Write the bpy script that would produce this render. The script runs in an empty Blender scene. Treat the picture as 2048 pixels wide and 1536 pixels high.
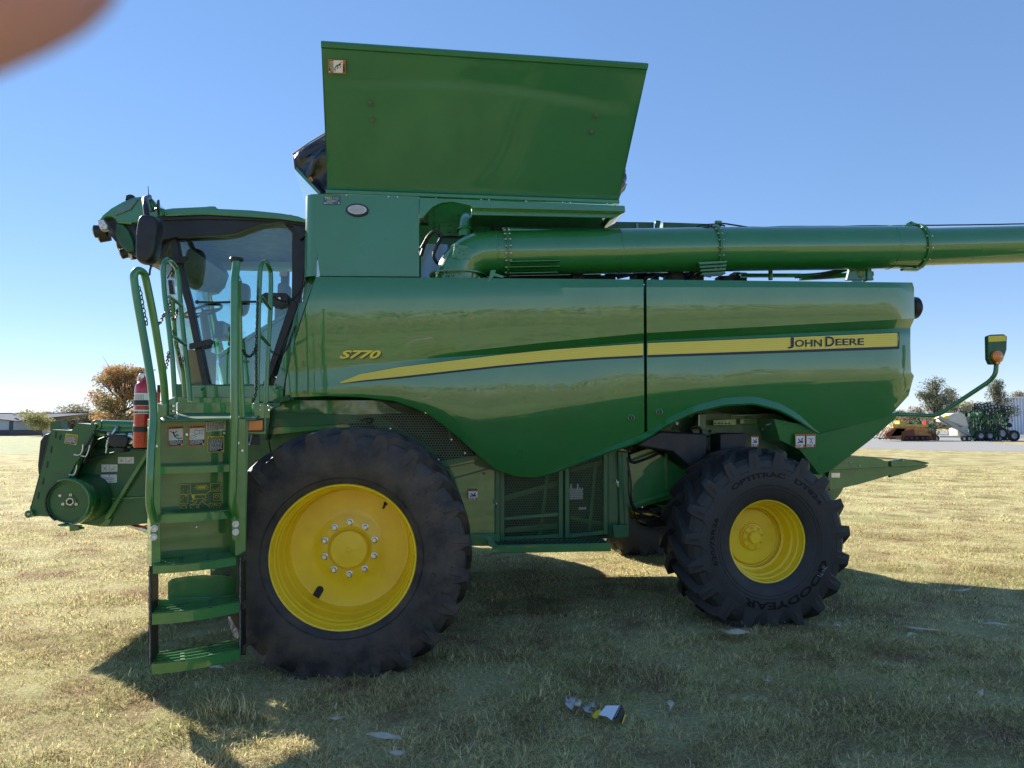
import bpy, bmesh, math, random
from math import sin, cos, tan, radians, pi, sqrt, atan2
from mathutils import Vector, Matrix, noise
random.seed(7)
scn = bpy.context.scene
COL = scn.collection
# ---------------------------------------------------------------- camera model
F = 1420.0; CX = 1024.0; CY = 768.0; H = 1.77
PT = math.atan(82 / 1420); SP = sin(PT); CP = cos(PT)
CAM = Vector((0, 0, H))
YAW = radians(6); EU = Vector((cos(YAW), sin(YAW), 0)); EV = Vector((-sin(YAW), cos(YAW), 0))
BASE = Vector((0.4, 8.1, 0))            # machine base, in machine space (u, v, z)
def ray(px, py):
    x = (px - CX) / F; y = (CY - py) / F
    return Vector((x, CP - y * SP, SP + y * CP))
def at(px, py, Y):
    d = ray(px, py); return CAM + d * (Y / d.y)
def gp(px, py, z=0.0):
    d = ray(px, py); return CAM + d * ((z - H) / d.z)
def w2m(w): return Vector((w.dot(EU), w.dot(EV), w.z))
def M(px, py, v):                       # a point of the machine's plane v = const
    d = ray(px, py); return w2m(CAM + d * (v / d.dot(EV)))
# ladder plane (the ladder is swung out, its right end farther away)
LA = at(300, 1000, 4.42); LB = at(480, 1000, 4.72)
LD = (LB - LA); LD.z = 0; LD.normalize(); LN = Vector((-LD.y, LD.x, 0))
def L(px, py, off=0.0):
    d = ray(px, py); p0 = LA + LN * off
    return w2m(CAM + d * ((p0 - CAM).dot(LN) / d.dot(LN)))
LDm = Vector((LD.dot(EU), LD.dot(EV), 0)); LNm = Vector((LN.dot(EU), LN.dot(EV), 0))
def interp(tab, x):
    if x <= tab[0][0]: return tab[0][1]
    for (a, b), (c, d) in zip(tab, tab[1:]):
        if x <= c: return b + (d - b) * (x - a) / (c - a)
    return tab[-1][1]
def V(*a): return Vector(a)
# ---------------------------------------------------------------- tags
def tag(o, label=None, cat=None, group=None, kind=None):
    if label: o['label'] = label
    if cat: o['category'] = cat
    if group: o['group'] = group
    if kind: o['kind'] = kind
    return o
def empty(name, loc=(0, 0, 0), rz=0):
    o = bpy.data.objects.new(name, None); COL.objects.link(o)
    o.location = loc; o.rotation_euler = (0, 0, rz); o.empty_display_size = 0.2
    return o
def copy_tree(o, parent=None):
    c = o.copy(); COL.objects.link(c); c.parent = parent
    for ch in [x for x in bpy.data.objects if x.parent == o]:
        copy_tree(ch, c)
    return c
# ---------------------------------------------------------------- mesh builder
def rounded(pts, r, n=4):
    pts = [Vector(p) for p in pts]; out = [pts[0]]
    for a, b, c in zip(pts, pts[1:], pts[2:]):
        d1 = (a - b); d2 = (c - b); l = min(r, d1.length * .45, d2.length * .45)
        p = b + d1.normalized() * l; q = b + d2.normalized() * l
        for i in range(n + 1):
            t = i / n; out.append(p * (1 - t) ** 2 + b * 2 * t * (1 - t) + q * t * t)
    out.append(pts[-1]); return out
class MB:
    def __init__(s): s.v = []; s.f = []; s.m = []
    def add(s, vs, fs, mat=0):
        n = len(s.v); s.v += [Vector(p) for p in vs]
        for f in fs: s.f.append([n + i for i in f]); s.m.append(mat)
        return s
    def quad(s, a, b, c, d, mat=0): return s.add([a, b, c, d], [(0, 1, 2, 3)], mat)
    def box(s, a, b, mat=0):
        x0, y0, z0 = a; x1, y1, z1 = b
        vs = [(x0,y0,z0),(x1,y0,z0),(x1,y1,z0),(x0,y1,z0),(x0,y0,z1),(x1,y0,z1),(x1,y1,z1),(x0,y1,z1)]
        return s.add(vs, [(0,3,2,1),(4,5,6,7),(0,1,5,4),(1,2,6,5),(2,3,7,6),(3,0,4,7)], mat)
    def beam(s, p, q, w, h, up=(0, 0, 1), mat=0):
        p = Vector(p); q = Vector(q); d = (q - p).normalized(); up = Vector(up)
        if abs(d.dot(up)) > .98: up = Vector((1, 0, 0))
        sd = d.cross(up).normalized() * w / 2; u2 = sd.cross(d).normalized() * h / 2
        vs = [p-sd-u2, p+sd-u2, p+sd+u2, p-sd+u2, q-sd-u2, q+sd-u2, q+sd+u2, q-sd+u2]
        return s.add(vs, [(0,1,2,3),(7,6,5,4),(0,4,5,1),(1,5,6,2),(2,6,7,3),(3,7,4,0)], mat)
    def tube(s, path, r, seg=12, mat=0, caps=True):
        path = [Vector(p) for p in path]; n = len(path)
        rs = r if isinstance(r, (list, tuple)) else [r] * n
        T = []
        for i in range(n):
            t = path[min(i + 1, n - 1)] - path[max(i - 1, 0)]
            T.append(t.normalized() if t.length > 1e-9 else Vector((0, 0, 1)))
        N = T[0].orthogonal().normalized(); vs = []
        for i in range(n):
            N = (N - T[i] * N.dot(T[i])).normalized(); B = T[i].cross(N)
            for k in range(seg):
                a = 2 * pi * k / seg
                vs.append(path[i] + (N * cos(a) + B * sin(a)) * rs[i])
        fs = [(i*seg+k, i*seg+(k+1)%seg, (i+1)*seg+(k+1)%seg, (i+1)*seg+k) for i in range(n-1) for k in range(seg)]
        if caps: fs += [tuple(range(seg))[::-1], tuple((n-1)*seg+k for k in range(seg))]
        return s.add(vs, fs, mat)
    def cyl(s, p, q, r, r2=None, seg=20, mat=0): return s.tube([p, q], [r, r if r2 is None else r2], seg, mat)
    def lathe(s, prof, c, axis=(0, 1, 0), seg=48, mat=0, close=False):
        c = Vector(c); ax = Vector(axis).normalized(); N = ax.orthogonal().normalized(); B = ax.cross(N)
        vs = [c + ax * a + (N * cos(2*pi*k/seg) + B * sin(2*pi*k/seg)) * r for r, a in prof for k in range(seg)]
        n = len(prof)
        fs = [(i*seg+k, i*seg+(k+1)%seg, (i+1)*seg+(k+1)%seg, (i+1)*seg+k) for i in range(n-1) for k in range(seg)]
        if close: fs += [((n-1)*seg+k, (n-1)*seg+(k+1)%seg, (k+1)%seg, k) for k in range(seg)]
        return s.add(vs, fs, mat)
    def prism(s, pts, off, mat=0, matside=None):
        pts = [Vector(p) for p in pts]; off = Vector(off); n = len(pts)
        vs = pts + [p + off for p in pts]
        s.add(vs, [tuple(range(n)), tuple(range(n, 2*n))[::-1]], mat)
        m2 = mat if matside is None else matside
        b = len(s.v) - 2*n
        for i in range(n):
            s.f.append([b+i, b+n+i, b+n+(i+1)%n, b+(i+1)%n]); s.m.append(m2)
        return s
    def pp(s, px, v0, v1, mat=0):       # outline in picture points at depth v0, pushed back to v1
        return s.prism([M(x, y, v0) for x, y in px], (0, v1 - v0, 0), mat)
    def lp(s, px, o0, o1, mat=0):       # the same on the ladder plane
        return s.prism([L(x, y, o0) for x, y in px], LNm * (o1 - o0), mat)
    def ball(s, c, r, seg=12, mat=0, sz=(1, 1, 1)):
        c = Vector(c); vs = []; fs = []; k2 = seg // 2
        for i in range(k2 + 1):
            th = pi * i / k2
            for k in range(seg):
                a = 2*pi*k/seg
                vs.append(c + Vector((sin(th)*cos(a)*sz[0], sin(th)*sin(a)*sz[1], cos(th)*sz[2])) * r)
        for i in range(k2):
            for k in range(seg): fs.append((i*seg+k, (i+1)*seg+k, (i+1)*seg+(k+1)%seg, i*seg+(k+1)%seg))
        return s.add(vs, fs, mat)
    def build(s, name, mats, parent=None, bevel=0, sharp=32, loc=None, rz=0, off=None, merge=False):
        me = bpy.data.meshes.new(name)
        o3 = Vector(off) if off is not None else Vector((0, 0, 0))
        me.from_pydata([tuple(p - o3) for p in s.v], [], s.f)
        if not isinstance(mats, (list, tuple)): mats = [mats]
        for m in mats: me.materials.append(m)
        for p, mi in zip(me.polygons, s.m): p.material_index = mi; p.use_smooth = True
        bm = bmesh.new(); bm.from_mesh(me)
        if merge: bmesh.ops.remove_doubles(bm, verts=bm.verts, dist=1e-4)
        bmesh.ops.recalc_face_normals(bm, faces=bm.faces)
        bm.to_mesh(me); bm.free()
        me.update()
        if hasattr(me, 'set_sharp_from_angle'): me.set_sharp_from_angle(angle=radians(sharp))
        o = bpy.data.objects.new(name, me); COL.objects.link(o)
        if parent is not None: o.parent = parent
        if loc is not None: o.location = loc
        if rz: o.rotation_euler = (0, 0, rz)
        if bevel:
            b = o.modifiers.new('bevel', 'BEVEL'); b.width = bevel; b.segments = 2
            b.limit_method = 'ANGLE'; b.angle_limit = radians(40); b.use_clamp_overlap = True
            b.harden_normals = False
        return o
# ---------------------------------------------------------------- text helper
_tc = {}
def text_geo(s, bold=0.0, shear=0.0):
    k = (s, bold, shear)
    if k in _tc: return _tc[k]
    cu = bpy.data.curves.new('lettering', 'FONT'); cu.body = s; cu.size = 1; cu.offset = bold; cu.shear = shear
    cu.resolution_u = 3
    o = bpy.data.objects.new('lettering', cu); COL.objects.link(o)
    bpy.context.view_layer.update()
    me = bpy.data.meshes.new_from_object(o.evaluated_get(bpy.context.evaluated_depsgraph_get()))
    vs = [v.co.copy() for v in me.vertices]; fs = [tuple(p.vertices) for p in me.polygons]
    bpy.data.objects.remove(o); bpy.data.curves.remove(cu); bpy.data.meshes.remove(me)
    x0 = min(v.x for v in vs); x1 = max(v.x for v in vs); y0 = min(v.y for v in vs); y1 = max(v.y for v in vs)
    vs = [((v.x - x0) / (x1 - x0), (v.y - y0) / (y1 - y0)) for v in vs]
    _tc[k] = (vs, fs, (x1 - x0) / (y1 - y0)); return _tc[k]
# ---------------------------------------------------------------- materials
MT = {}
def nodes(m): return m.node_tree.nodes, m.node_tree.links
def mat(name, col, rough=.5, metal=0, coat=0, bump=0, bscale=30, var=0, vscale=3, spec=.5, coatior=1.5, trans=0, sub=0, alpha=1, dirt=None):
    m = bpy.data.materials.new(name); m.use_nodes = True
    n, l = nodes(m); b = n['Principled BSDF']
    b.inputs['Base Color'].default_value = (*col, 1); b.inputs['Roughness'].default_value = rough
    b.inputs['Metallic'].default_value = metal; b.inputs['Specular IOR Level'].default_value = spec
    b.inputs['Coat Weight'].default_value = coat; b.inputs['Coat Roughness'].default_value = .035; b.inputs['Coat IOR'].default_value = coatior
    b.inputs['Transmission Weight'].default_value = trans
    tc = n.new('ShaderNodeTexCoord')
    if var or dirt:
        nz = n.new('ShaderNodeTexNoise'); nz.inputs['Scale'].default_value = vscale; nz.inputs['Detail'].default_value = 8
        nz.inputs['Roughness'].default_value = .65
        l.new(tc.outputs['Object'], nz.inputs['Vector'])
        r = n.new('ShaderNodeValToRGB'); l.new(nz.outputs['Fac'], r.inputs['Fac'])
        d = dirt if dirt else tuple(c * (1 - var) for c in col)
        r.color_ramp.elements[0].color = (*d, 1); r.color_ramp.elements[0].position = .34
        r.color_ramp.elements[1].color = (*tuple(min(1, c * (1 + var)) for c in col), 1); r.color_ramp.elements[1].position = .62
        l.new(r.outputs['Color'], b.inputs['Base Color'])
        rr = n.new('ShaderNodeMapRange'); l.new(nz.outputs['Fac'], rr.inputs['Value'])
        rr.inputs['From Min'].default_value = .3; rr.inputs['From Max'].default_value = .7
        rr.inputs['To Min'].default_value = min(1, rough + .12); rr.inputs['To Max'].default_value = max(.02, rough - .06)
        l.new(rr.outputs['Result'], b.inputs['Roughness'])
    if bump:
        n2 = n.new('ShaderNodeTexNoise'); n2.inputs['Scale'].default_value = bscale; n2.inputs['Detail'].default_value = 6
        l.new(tc.outputs['Object'], n2.inputs['Vector'])
        bp = n.new('ShaderNodeBump'); bp.inputs['Strength'].default_value = 1; bp.inputs['Distance'].default_value = bump
        l.new(n2.outputs['Fac'], bp.inputs['Height']); l.new(bp.outputs['Normal'], b.inputs['Normal'])
    MT[name] = m; return m
G1 = (.020, .176, .034)
GREEN = mat('green_paint', G1, .32, coat=1, coatior=1.72, bump=.00035, bscale=7, var=.07, vscale=2.2)
GREENF = mat('green_paint_small', G1, .38, coat=.8, coatior=1.7, var=.12, vscale=6)
GDARK = mat('green_chassis', (.009, .085, .02), .5, coat=.3, var=.3, vscale=5)
GDUST = mat('green_dusty', (.016, .115, .035), .5, coat=.35, coatior=1.5, var=.1, vscale=7, dirt=(.03, .11, .045))
YEL = mat('yellow_paint', (.94, .68, .014), .4, coat=.35, coatior=1.5, var=.03, vscale=3, dirt=(.86, .59, .014))
GCOV = mat('green_cover_paint', (.015, .155, .050), .45, coat=.35, coatior=1.5, var=.08, vscale=1.5)
YDEC = mat('yellow_decal', (.88, .70, .05), .4, coat=.5)
YDEC2 = mat('yellow_decal_line', (.66, .50, .04), .4)
NAVY = mat('navy_decal', (.010, .011, .028), .45, coat=.1)
BLK = mat('black_plastic', (.014, .015, .018), .42, var=.2, vscale=9)
BLKG = mat('black_gloss', (.008, .009, .014), .18, coat=.5)
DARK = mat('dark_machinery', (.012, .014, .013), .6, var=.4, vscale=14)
RUB = mat('tyre_rubber', (.013, .0135, .016), .6, bump=.006, bscale=22, var=.35, vscale=4.5, dirt=(.085, .068, .052))
RUB2 = mat('rear_tyre_rubber', (.019, .019, .020), .55, bump=.0015, bscale=40, var=.2, vscale=8, dirt=(.030, .028, .026))
LETT = mat('raised_tyre_letters', (.007, .007, .008), .5, spec=.2)
STEEL = mat('zinc_steel', (.62, .62, .60), .28, metal=1, var=.15, vscale=30)
GREY = mat('grey_metal', (.30, .32, .33), .45, metal=.5)
WHT = mat('white_label', (.75, .75, .73), .5)
ORG = mat('orange_label', (.72, .19, .035), .5)
YLB = mat('yellow_label', (.80, .62, .05), .5)
INK = mat('black_ink', (.012, .012, .014), .5)
RED = mat('red_enamel', (.46, .003, .012), .25, coat=.8, var=.06, vscale=5)
CLOTH = mat('black_tarp_cloth', (.010, .011, .016), .34, bump=.03, bscale=5, spec=.8)
LINER = mat('grey_headliner', (.75, .76, .75), .8, bump=.002, bscale=60)
SEATM = mat('seat_fabric', (.16, .15, .13), .85, bump=.002, bscale=90)
TANM = mat('tan_plastic', (.24, .20, .15), .6, var=.1)
RUST = mat('rusty_steel', (.16, .055, .025), .8, var=.4, vscale=20)
HOSE = mat('rubber_hose', (.012, .012, .013), .5)
BLUREF = mat('bluish_reflection', (.22, .27, .36), .3, metal=.6)  # blue-grey colour stands for a reflection on the tank wall
def lens(name, col):
    m = mat(name, col, .12, coat=1, bump=.002, bscale=160)
    b = m.node_tree.nodes['Principled BSDF']; b.inputs['Transmission Weight'].default_value = .25
    return m
AMB = lens('amber_lens', (1.0, .27, .01)); CLR = lens('clear_lens', (.7, .72, .74))
def glass(name, tint, base=.06, gain=.9):
    m = bpy.data.materials.new(name); m.use_nodes = True; n, l = nodes(m)
    n.remove(n['Principled BSDF'])
    t = n.new('ShaderNodeBsdfTransparent'); t.inputs[0].default_value = (*tint, 1)
    g = n.new('ShaderNodeBsdfGlossy'); g.inputs['Roughness'].default_value = .01; g.inputs[0].default_value = (.95, 1, .97, 1)
    fr = n.new('ShaderNodeFresnel'); fr.inputs[0].default_value = 1.55
    ma = n.new('ShaderNodeMath'); ma.operation = 'MULTIPLY_ADD'; ma.inputs[1].default_value = gain; ma.inputs[2].default_value = base; ma.use_clamp = True
    l.new(fr.outputs[0], ma.inputs[0]); mx = n.new('ShaderNodeMixShader'); l.new(ma.outputs[0], mx.inputs[0])
    l.new(t.outputs[0], mx.inputs[1]); l.new(g.outputs[0], mx.inputs[2]); l.new(mx.outputs[0], n['Material Output'].inputs['Surface'])
    return m
GLASS = glass('cab_glass', (.78, .93, .93), .045, .8); WGLASS = glass('windscreen_glass', (.80, .90, .90), .03, .7)
def perf(name, base, pitch=.0125, hole=.34, ax=0):
    m = mat(name, base, .42, coat=.4, var=.1)
    n, l = nodes(m); b = n['Principled BSDF']; out = n['Material Output']
    tc = n.new('ShaderNodeTexCoord'); sp = n.new('ShaderNodeSeparateXYZ'); l.new(tc.outputs['Object'], sp.inputs[0])
    def mth(op, a, b_=None):
        q = n.new('ShaderNodeMath'); q.operation = op
        for i, s_ in enumerate((a, b_)):
            if s_ is None: continue
            if isinstance(s_, (int, float)): q.inputs[i].default_value = s_
            else: l.new(s_, q.inputs[i])
        return q.outputs[0]
    U = mth('DIVIDE', sp.outputs[0], pitch); Z = mth('DIVIDE', sp.outputs[2], pitch * 1.732)
    def cell(ou, oz):
        fu = mth('SUBTRACT', mth('FRACT', mth('ADD', U, ou)), .5)
        fz = mth('MULTIPLY', mth('SUBTRACT', mth('FRACT', mth('ADD', Z, oz)), .5), 1.732)
        return mth('SQRT', mth('ADD', mth('MULTIPLY', fu, fu), mth('MULTIPLY', fz, fz)))
    d = mth('MINIMUM', cell(0, 0), cell(.5, .5)); h = mth('LESS_THAN', d, hole)
    t = n.new('ShaderNodeBsdfTransparent'); mx = n.new('ShaderNodeMixShader')
    l.new(h, mx.inputs[0]); l.new(b.outputs[0], mx.inputs[1]); l.new(t.outputs[0], mx.inputs[2]); l.new(mx.outputs[0], out.inputs['Surface'])
    return m
PERF = perf('perforated_green_sheet', (.014, .11, .03), .0260, .44)
PERF2 = perf('perforated_pale_sheet', (.10, .17, .08), .0260, .42)
# ---------------------------------------------------------------- the machine root
cmb = empty('combine_harvester', w2m(Vector((0, 0, 0))) + EU * BASE.x + EV * BASE.y, YAW)
tag(cmb, 'large green combine harvester with yellow wheels and raised grain tank covers parked on dry grass', 'combine harvester')
SPLIT = {'door_post','auger_flange','auger_gusset','wheel_nut','cover_bolt','rim_bolt','ladder_bolt','shield_bracket','door_latch','strap_clamp','steel_fittings','hydraulic_hose','plate_slot','grease_hose',
 'panel_latch','auger_cradle','cloth_hem','gearbox_bracket','tank_port','sensor_bracket','elbow_clamp','engine_cover','perforated_shield','plug','fuse_rail','gas_strut','rail_foot','rail_bolt','rail_socket','frayed_edge','door_hinge','front_axle','drive_pulley','header_plate','lower_bracket','lift_frame','tilt_cylinder','lift_shaft','ceiling_vent','wiper','dirt_line','sidewall_ring','frame_rail','ladder_rail','platform_frame','platform_kick_plate','engine_deck','wiring_cable','lamp_wiring','valve_block','plate_seam','tank_rim_beam','chassis_cover','roof_visor','feeder_top','wheel','handrail','rail_rung','yellow_corner'}
def comps(mb):
    n = len(mb.v); par = list(range(n))
    def fd(x):
        while par[x] != x: par[x] = par[par[x]]; x = par[x]
        return x
    for f in mb.f:
        r0 = fd(f[0])
        for i in f[1:]: par[fd(i)] = r0
    g = {}
    for i in range(n): g.setdefault(fd(i), []).append(i)
    bb = []
    for k, ids in g.items():
        lo = [min(mb.v[i][a] for i in ids) - .002 for a in range(3)]; hi = [max(mb.v[i][a] for i in ids) + .002 for a in range(3)]; bb.append([lo, hi, {k}])
    ch = True
    while ch:
        ch = False
        for i in range(len(bb)):
            for j in range(i + 1, len(bb)):
                if all(bb[i][0][a] <= bb[j][1][a] and bb[j][0][a] <= bb[i][1][a] for a in range(3)):
                    bb[i] = [[min(bb[i][0][a], bb[j][0][a]) for a in range(3)], [max(bb[i][1][a], bb[j][1][a]) for a in range(3)], bb[i][2] | bb[j][2]]; bb.pop(j); ch = True; break
            if ch: break
    out = []
    for lo, hi, ks in bb:
        m = MB(); mp = {}
        for f, mi in zip(mb.f, mb.m):
            if fd(f[0]) in ks:
                for i in f:
                    if i not in mp: mp[i] = len(m.v); m.v.append(mb.v[i])
                m.f.append([mp[i] for i in f]); m.m.append(mi)
        if m.f: out.append(m)
    return out
def B(mb, name, mats, parent=None, bevel=0, sharp=32, **k):   # a part of the machine
    if name in SPLIT:
        for q in comps(mb): o = q.build(name, mats, parent or cmb, bevel, sharp, off=BASE, **k)
        return o
    return mb.build(name, mats, parent or cmb, bevel, sharp, off=BASE, **k)
def bolts(mb, pts, r=.012, h=.012, d=(0, -1, 0), mat=0, seg=8):
    d = Vector(d)
    for p in pts: mb.cyl(Vector(p), Vector(p) + d * h, r, r * .8, seg, mat)
# ================================================================ SIDE PANELS
FT = dict(
 top=[(560,553),(1290,559),(1828,565)],
 b=[(560,735),(700,722),(830,713),(950,700),(1100,684),(1290,666),(1828,637)],
 bw=[(560,3),(830,6),(1000,13),(1290,16),(1828,18)],
 st=[(560,776),(678,764),(720,748),(800,734),(900,722),(1000,710),(1100,700),(1200,693),(1290,687),(1828,665)],
 sb=[(560,784),(678,768),(720,764),(800,757),(900,746),(1000,735),(1100,726),(1200,719),(1290,715),(1828,697)],
 c=[(560,786),(650,786),(720,787),(790,792),(850,805),(900,822),(950,836),(990,836),(1100,816),(1200,798),(1290,785),(1400,776),(1600,762),(1828,752)],
 bot=[(560,795),(650,792),(720,794),(790,802),(850,824),(900,860),(950,905),(990,938),(1030,953),(1070,955),(1110,945),(1160,925),(1220,903),(1290,880),
      (1330,852),(1390,824),(1450,810),(1510,807),(1560,820),(1600,842),(1637,868),(1700,853),(1760,838),(1800,822),(1818,790),(1828,757)])
def feats(x):
    t = interp(FT['top'], x); b = interp(FT['b'], x); b2 = b + interp(FT['bw'], x)
    st = interp(FT['st'], x); sb = interp(FT['sb'], x); c = interp(FT['c'], x); bo = interp(FT['bot'], x)
    st = max(st, b2 + 2); sb = max(sb, st + 2); c = max(c, sb + 1); bo = max(bo, c + 1)
    return [t, b, b2, st, sb, c, bo]
def tilts(x):
    f = max(0, min(1, (x - 800) / 220)); w = noise.noise(Vector((x / 95., 3.1, 0))) * 1.0 + noise.noise(Vector((x / 33., 7.1, 0))) * .35
    g = max(0, min(1, (x - 830) / 150)); w2 = noise.noise(Vector((x / 80., 9.3, 0))) * .9
    return [(-.2, -8.5 + w), (-8 - 36*f, -8 - 36*f), (26*f, 30*f), (2, 1), (1 + w2*.5, -3.2 + w2), (-8 - 6*g, -15 - 6*g)]
def panel_v(x, y):
    fs = feats(x); ts = tilts(x); v = 6.38; k = 6.5 / F
    for i in range(6):
        a, b_ = fs[i], fs[i+1]; t0, t1 = ts[i]
        if y <= a: break
        q = min(1, (y - a) / (b_ - a)); hh = (b_ - a) * k
        v -= hh * (tan(radians(t0)) * q + (tan(radians(t1)) - tan(radians(t0))) * q * q / 2)
    if x > 1775: v += ((x - 1775) / 53.) ** 2.6 * .11
    if y < fs[0] + 7: v += ((fs[0] + 7 - y) / 7.) ** 2 * .03
    if x < 640: v += ((640 - x) / 75.) ** 2 * .10
    return v
def PS(x, y, o=0.0): return M(x, y, panel_v(x, y) - o)
def side_panel(name, xl, xr, ns, label):
    mb = MB(); rows = [7, 2, 3, 3, 8, 9]; pts = []
    for i in range(ns + 1):
        s = i / ns; col = []
        tt = []
        for k in range(6):
            for j in range(rows[k] + (1 if k == 5 else 0)): tt.append((k, j / rows[k]))
        for k, q in tt:
            x = xl(600) * (1 - s) + xr(600) * s
            for _ in range(6):
                fs = feats(x); y = fs[k] + (fs[k+1] - fs[k]) * q
                x = xl(y) * (1 - s) + xr(y) * s
            fs = feats(x); y = fs[k] + (fs[k+1] - fs[k]) * q
            col.append(PS(x, y))
        # returns: rolled top edge and lower lip
        t0 = col[0]; b0 = col[-1]
        col = [t0 + V(0, .10, -.004)] + [t0 + V(0, .03, .002)] + col + [b0 + V(0, .035, .004), b0 + V(0, .10, .02)]
        pts.append(col)
    m = len(pts[0]); vs = [p for c in pts for p in c]
    fs = [(i*m+j, (i+1)*m+j, (i+1)*m+j+1, i*m+j+1) for i in range(ns) for j in range(m-1)]
    mb.add(vs, fs)
    for e in (0, ns):      # edge returns
        c = pts[e]
        mb.add(c + [p + V(0, .07, 0) for p in c], [(j, j+1, m+j+1, m+j) for j in range(m-1)])
    o = B(mb, name, GREEN, sharp=20); o['label'] = label; return o
xlf = lambda y: interp([(553, 632), (640, 603), (700, 585), (760, 572), (795, 570)], y)
xrr = lambda y: interp([(563, 1824), (575, 1828), (637, 1829), (655, 1821), (740, 1820), (752, 1828), (790, 1816), (825, 1797), (868, 1790)], y)
sp1 = side_panel('side_panel', xlf, lambda y: 1287 + (y - 560) * .006, 46, 'front side panel, a long glossy green sheet sweeping over the wheel')
sp2 = side_panel('side_panel', lambda y: 1293 + (y - 560) * .006, xrr, 36, 'rear side panel with the wheel arch and the wordmark')
# rolled lip along the rear wheel arch
a = MB(); xs = [1085 + i * 13.5 for i in range(42)]; xs = [x for x in xs if x < 1640]; vs = []
for x in xs:
    w_ = interp([(1085, 1), (1200, 9), (1290, 14), (1500, 15), (1590, 13), (1640, 2)], x); yb = interp(FT['bot'], x)
    if 1283 < x < 1292: continue
    p = PS(x, yb - w_, .002); q = PS(x, yb - 1, .010 + w_ * .0045); vs += [p, q, q + V(0, .012, -.016), PS(x, yb + 3, -.05)]
m_ = len(vs) // 4
a.add(vs, [(i*4+k, (i+1)*4+k, (i+1)*4+k+1, i*4+k+1) for i in range(m_ - 1) for k in range(3)]); B(a, 'arch_lip', GREEN, sharp=30)
# pressed stripe decal
def stripe(x0, x1, n, parent, tip=False):
    ye = MB()
    for i in range(n):
        xa = x0 + (x1 - x0) * i / n; xb = x0 + (x1 - x0) * (i + 1) / n
        ya, yb = feats(xa), feats(xb)
        def seg(f0, f1, o, m):
            for q in range(2):
                g0 = f0 + (f1 - f0) * q / 2; g1 = f0 + (f1 - f0) * (q + 1) / 2
                e = lambda X, Y_, g: Y_[3] + 1 + (Y_[4] - Y_[3] - 1) * g
                ye.quad(PS(xa, e(xa, ya, g0), o), PS(xb, e(xb, yb, g0), o), PS(xb, e(xb, yb, g1), o), PS(xa, e(xa, ya, g1), o), m)
        seg(-.05, .82, .004, 0); seg(.82, 1.0, .0035, 1); seg(-.09, -.05, .0035, 1)
        for k in range(6): seg(.06 + k * .135, .085 + k * .135, .0052, 2)
    B(ye, 'stripe_decal', [YDEC, NAVY, YDEC2], parent, sharp=80)
stripe(680, 1286, 60, sp1); stripe(1295, 1797, 40, sp2)
e = MB(); e.quad(PS(1795, 665, .006), PS(1799, 665, .006), PS(1799, 697, .006), PS(1795, 697, .006)); B(e, 'stripe_end', NAVY, sp2)
def ptext(mb, s, x0, y0, x1, y1, o=.006, bold=.02, shear=0, m=0, slope=0):   # lettering laid on the panel
    vs, fs, _ = text_geo(s, bold, shear)
    mb.add([PS(x0 + (x1-x0)*a, y1 + (y0-y1)*b + slope*(x1-x0)*a, o) for a, b in vs], fs, m)
w = MB()
for s, a, y0, b_, y1 in (('J', 1576, 675, 1588, 697), ('OHN', 1590, 679.5, 1644, 694), ('D', 1651, 673, 1669, 693), ('EERE', 1671, 677.5, 1728, 691)):
    ptext(w, s, a + 1.5, y0 + 2.2, b_ + 2.5, y1 + 2.6, .0072, .085, 0, 1, -.018)
    ptext(w, s, a, y0, b_, y1, .0105, .022, 0, 0, -.018)
B(w, 'wordmark_lettering', [NAVY, YDEC], sp2, sharp=80)
w = MB(); ptext(w, 'S770', 681, 702, 764, 719, .005, .055, .35, 1); ptext(w, 'S770', 679, 700.5, 762, 717.5, .008, .035, .35, 0)
B(w, 'model_number', [YDEC, NAVY], sp1, sharp=80)
# lock holes
k = MB()
for x, y in ((1262, 836), (1318, 824)):
    c = PS(x, y, .0); k.lathe([(.030, -.004), (.034, -.010), (.026, -.012), (.022, -.002)], c, (0, 1, 0), 20, 0); k.cyl(c + V(0, -.004, 0), c + V(0, .004, 0), .023, None, 16, 1)
    k.beam(c + V(0, -.007, -.018), c + V(0, -.007, .018), .008, .004, mat=0)
B(k, 'panel_latch', [GREENF, BLK])
# ================================================================ BODY CORE
c = MB()
c.pp([(640,566),(1815,573),(1806,740),(1780,815),(1640,856),(1585,830),(1500,800),(1440,803),(1380,820),(1300,868),(1200,880),(1080,930),(1020,930),(950,885),(880,825),(780,796),(600,786),(625,640)], 6.72, 9.55)
B(c, 'body_housing', GDARK, bevel=.01)
c = MB()   # far side skin
c.prism([M(x, y, 6.5) + V(0, 3.06, 0) for x, y in [(620,560),(1828,568),(1815,740),(1790,815),(1640,856),(1500,800),(1380,820),(1290,872),(1080,945),(1020,940),(950,895),(850,815),(600,786)]], (0, .19, 0))
B(c, 'side_panel', GREEN, bevel=.01)['label'] = 'far side panel'
c = MB()   # rear hood end
P0 = M(1826, 575, 6.55); P1 = M(1820, 740, 6.55)
c.box((P0.x - .25, 6.58, 2.2), (P0.x - .012, 9.6, P0.z - .02)); B(c, 'rear_hood', GREEN, bevel=.03)
c = MB(); q = M(1829, 616, 6.9)
c.lathe([(.001, -.02), (.10, -.02), (.115, 0), (.115, .06), (.08, .09), (.001, .09)], q + V(-.05, 0, 0), (1, 0, 0), 20, 0)
B(c, 'rear_camera_hood', BLK)
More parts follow.
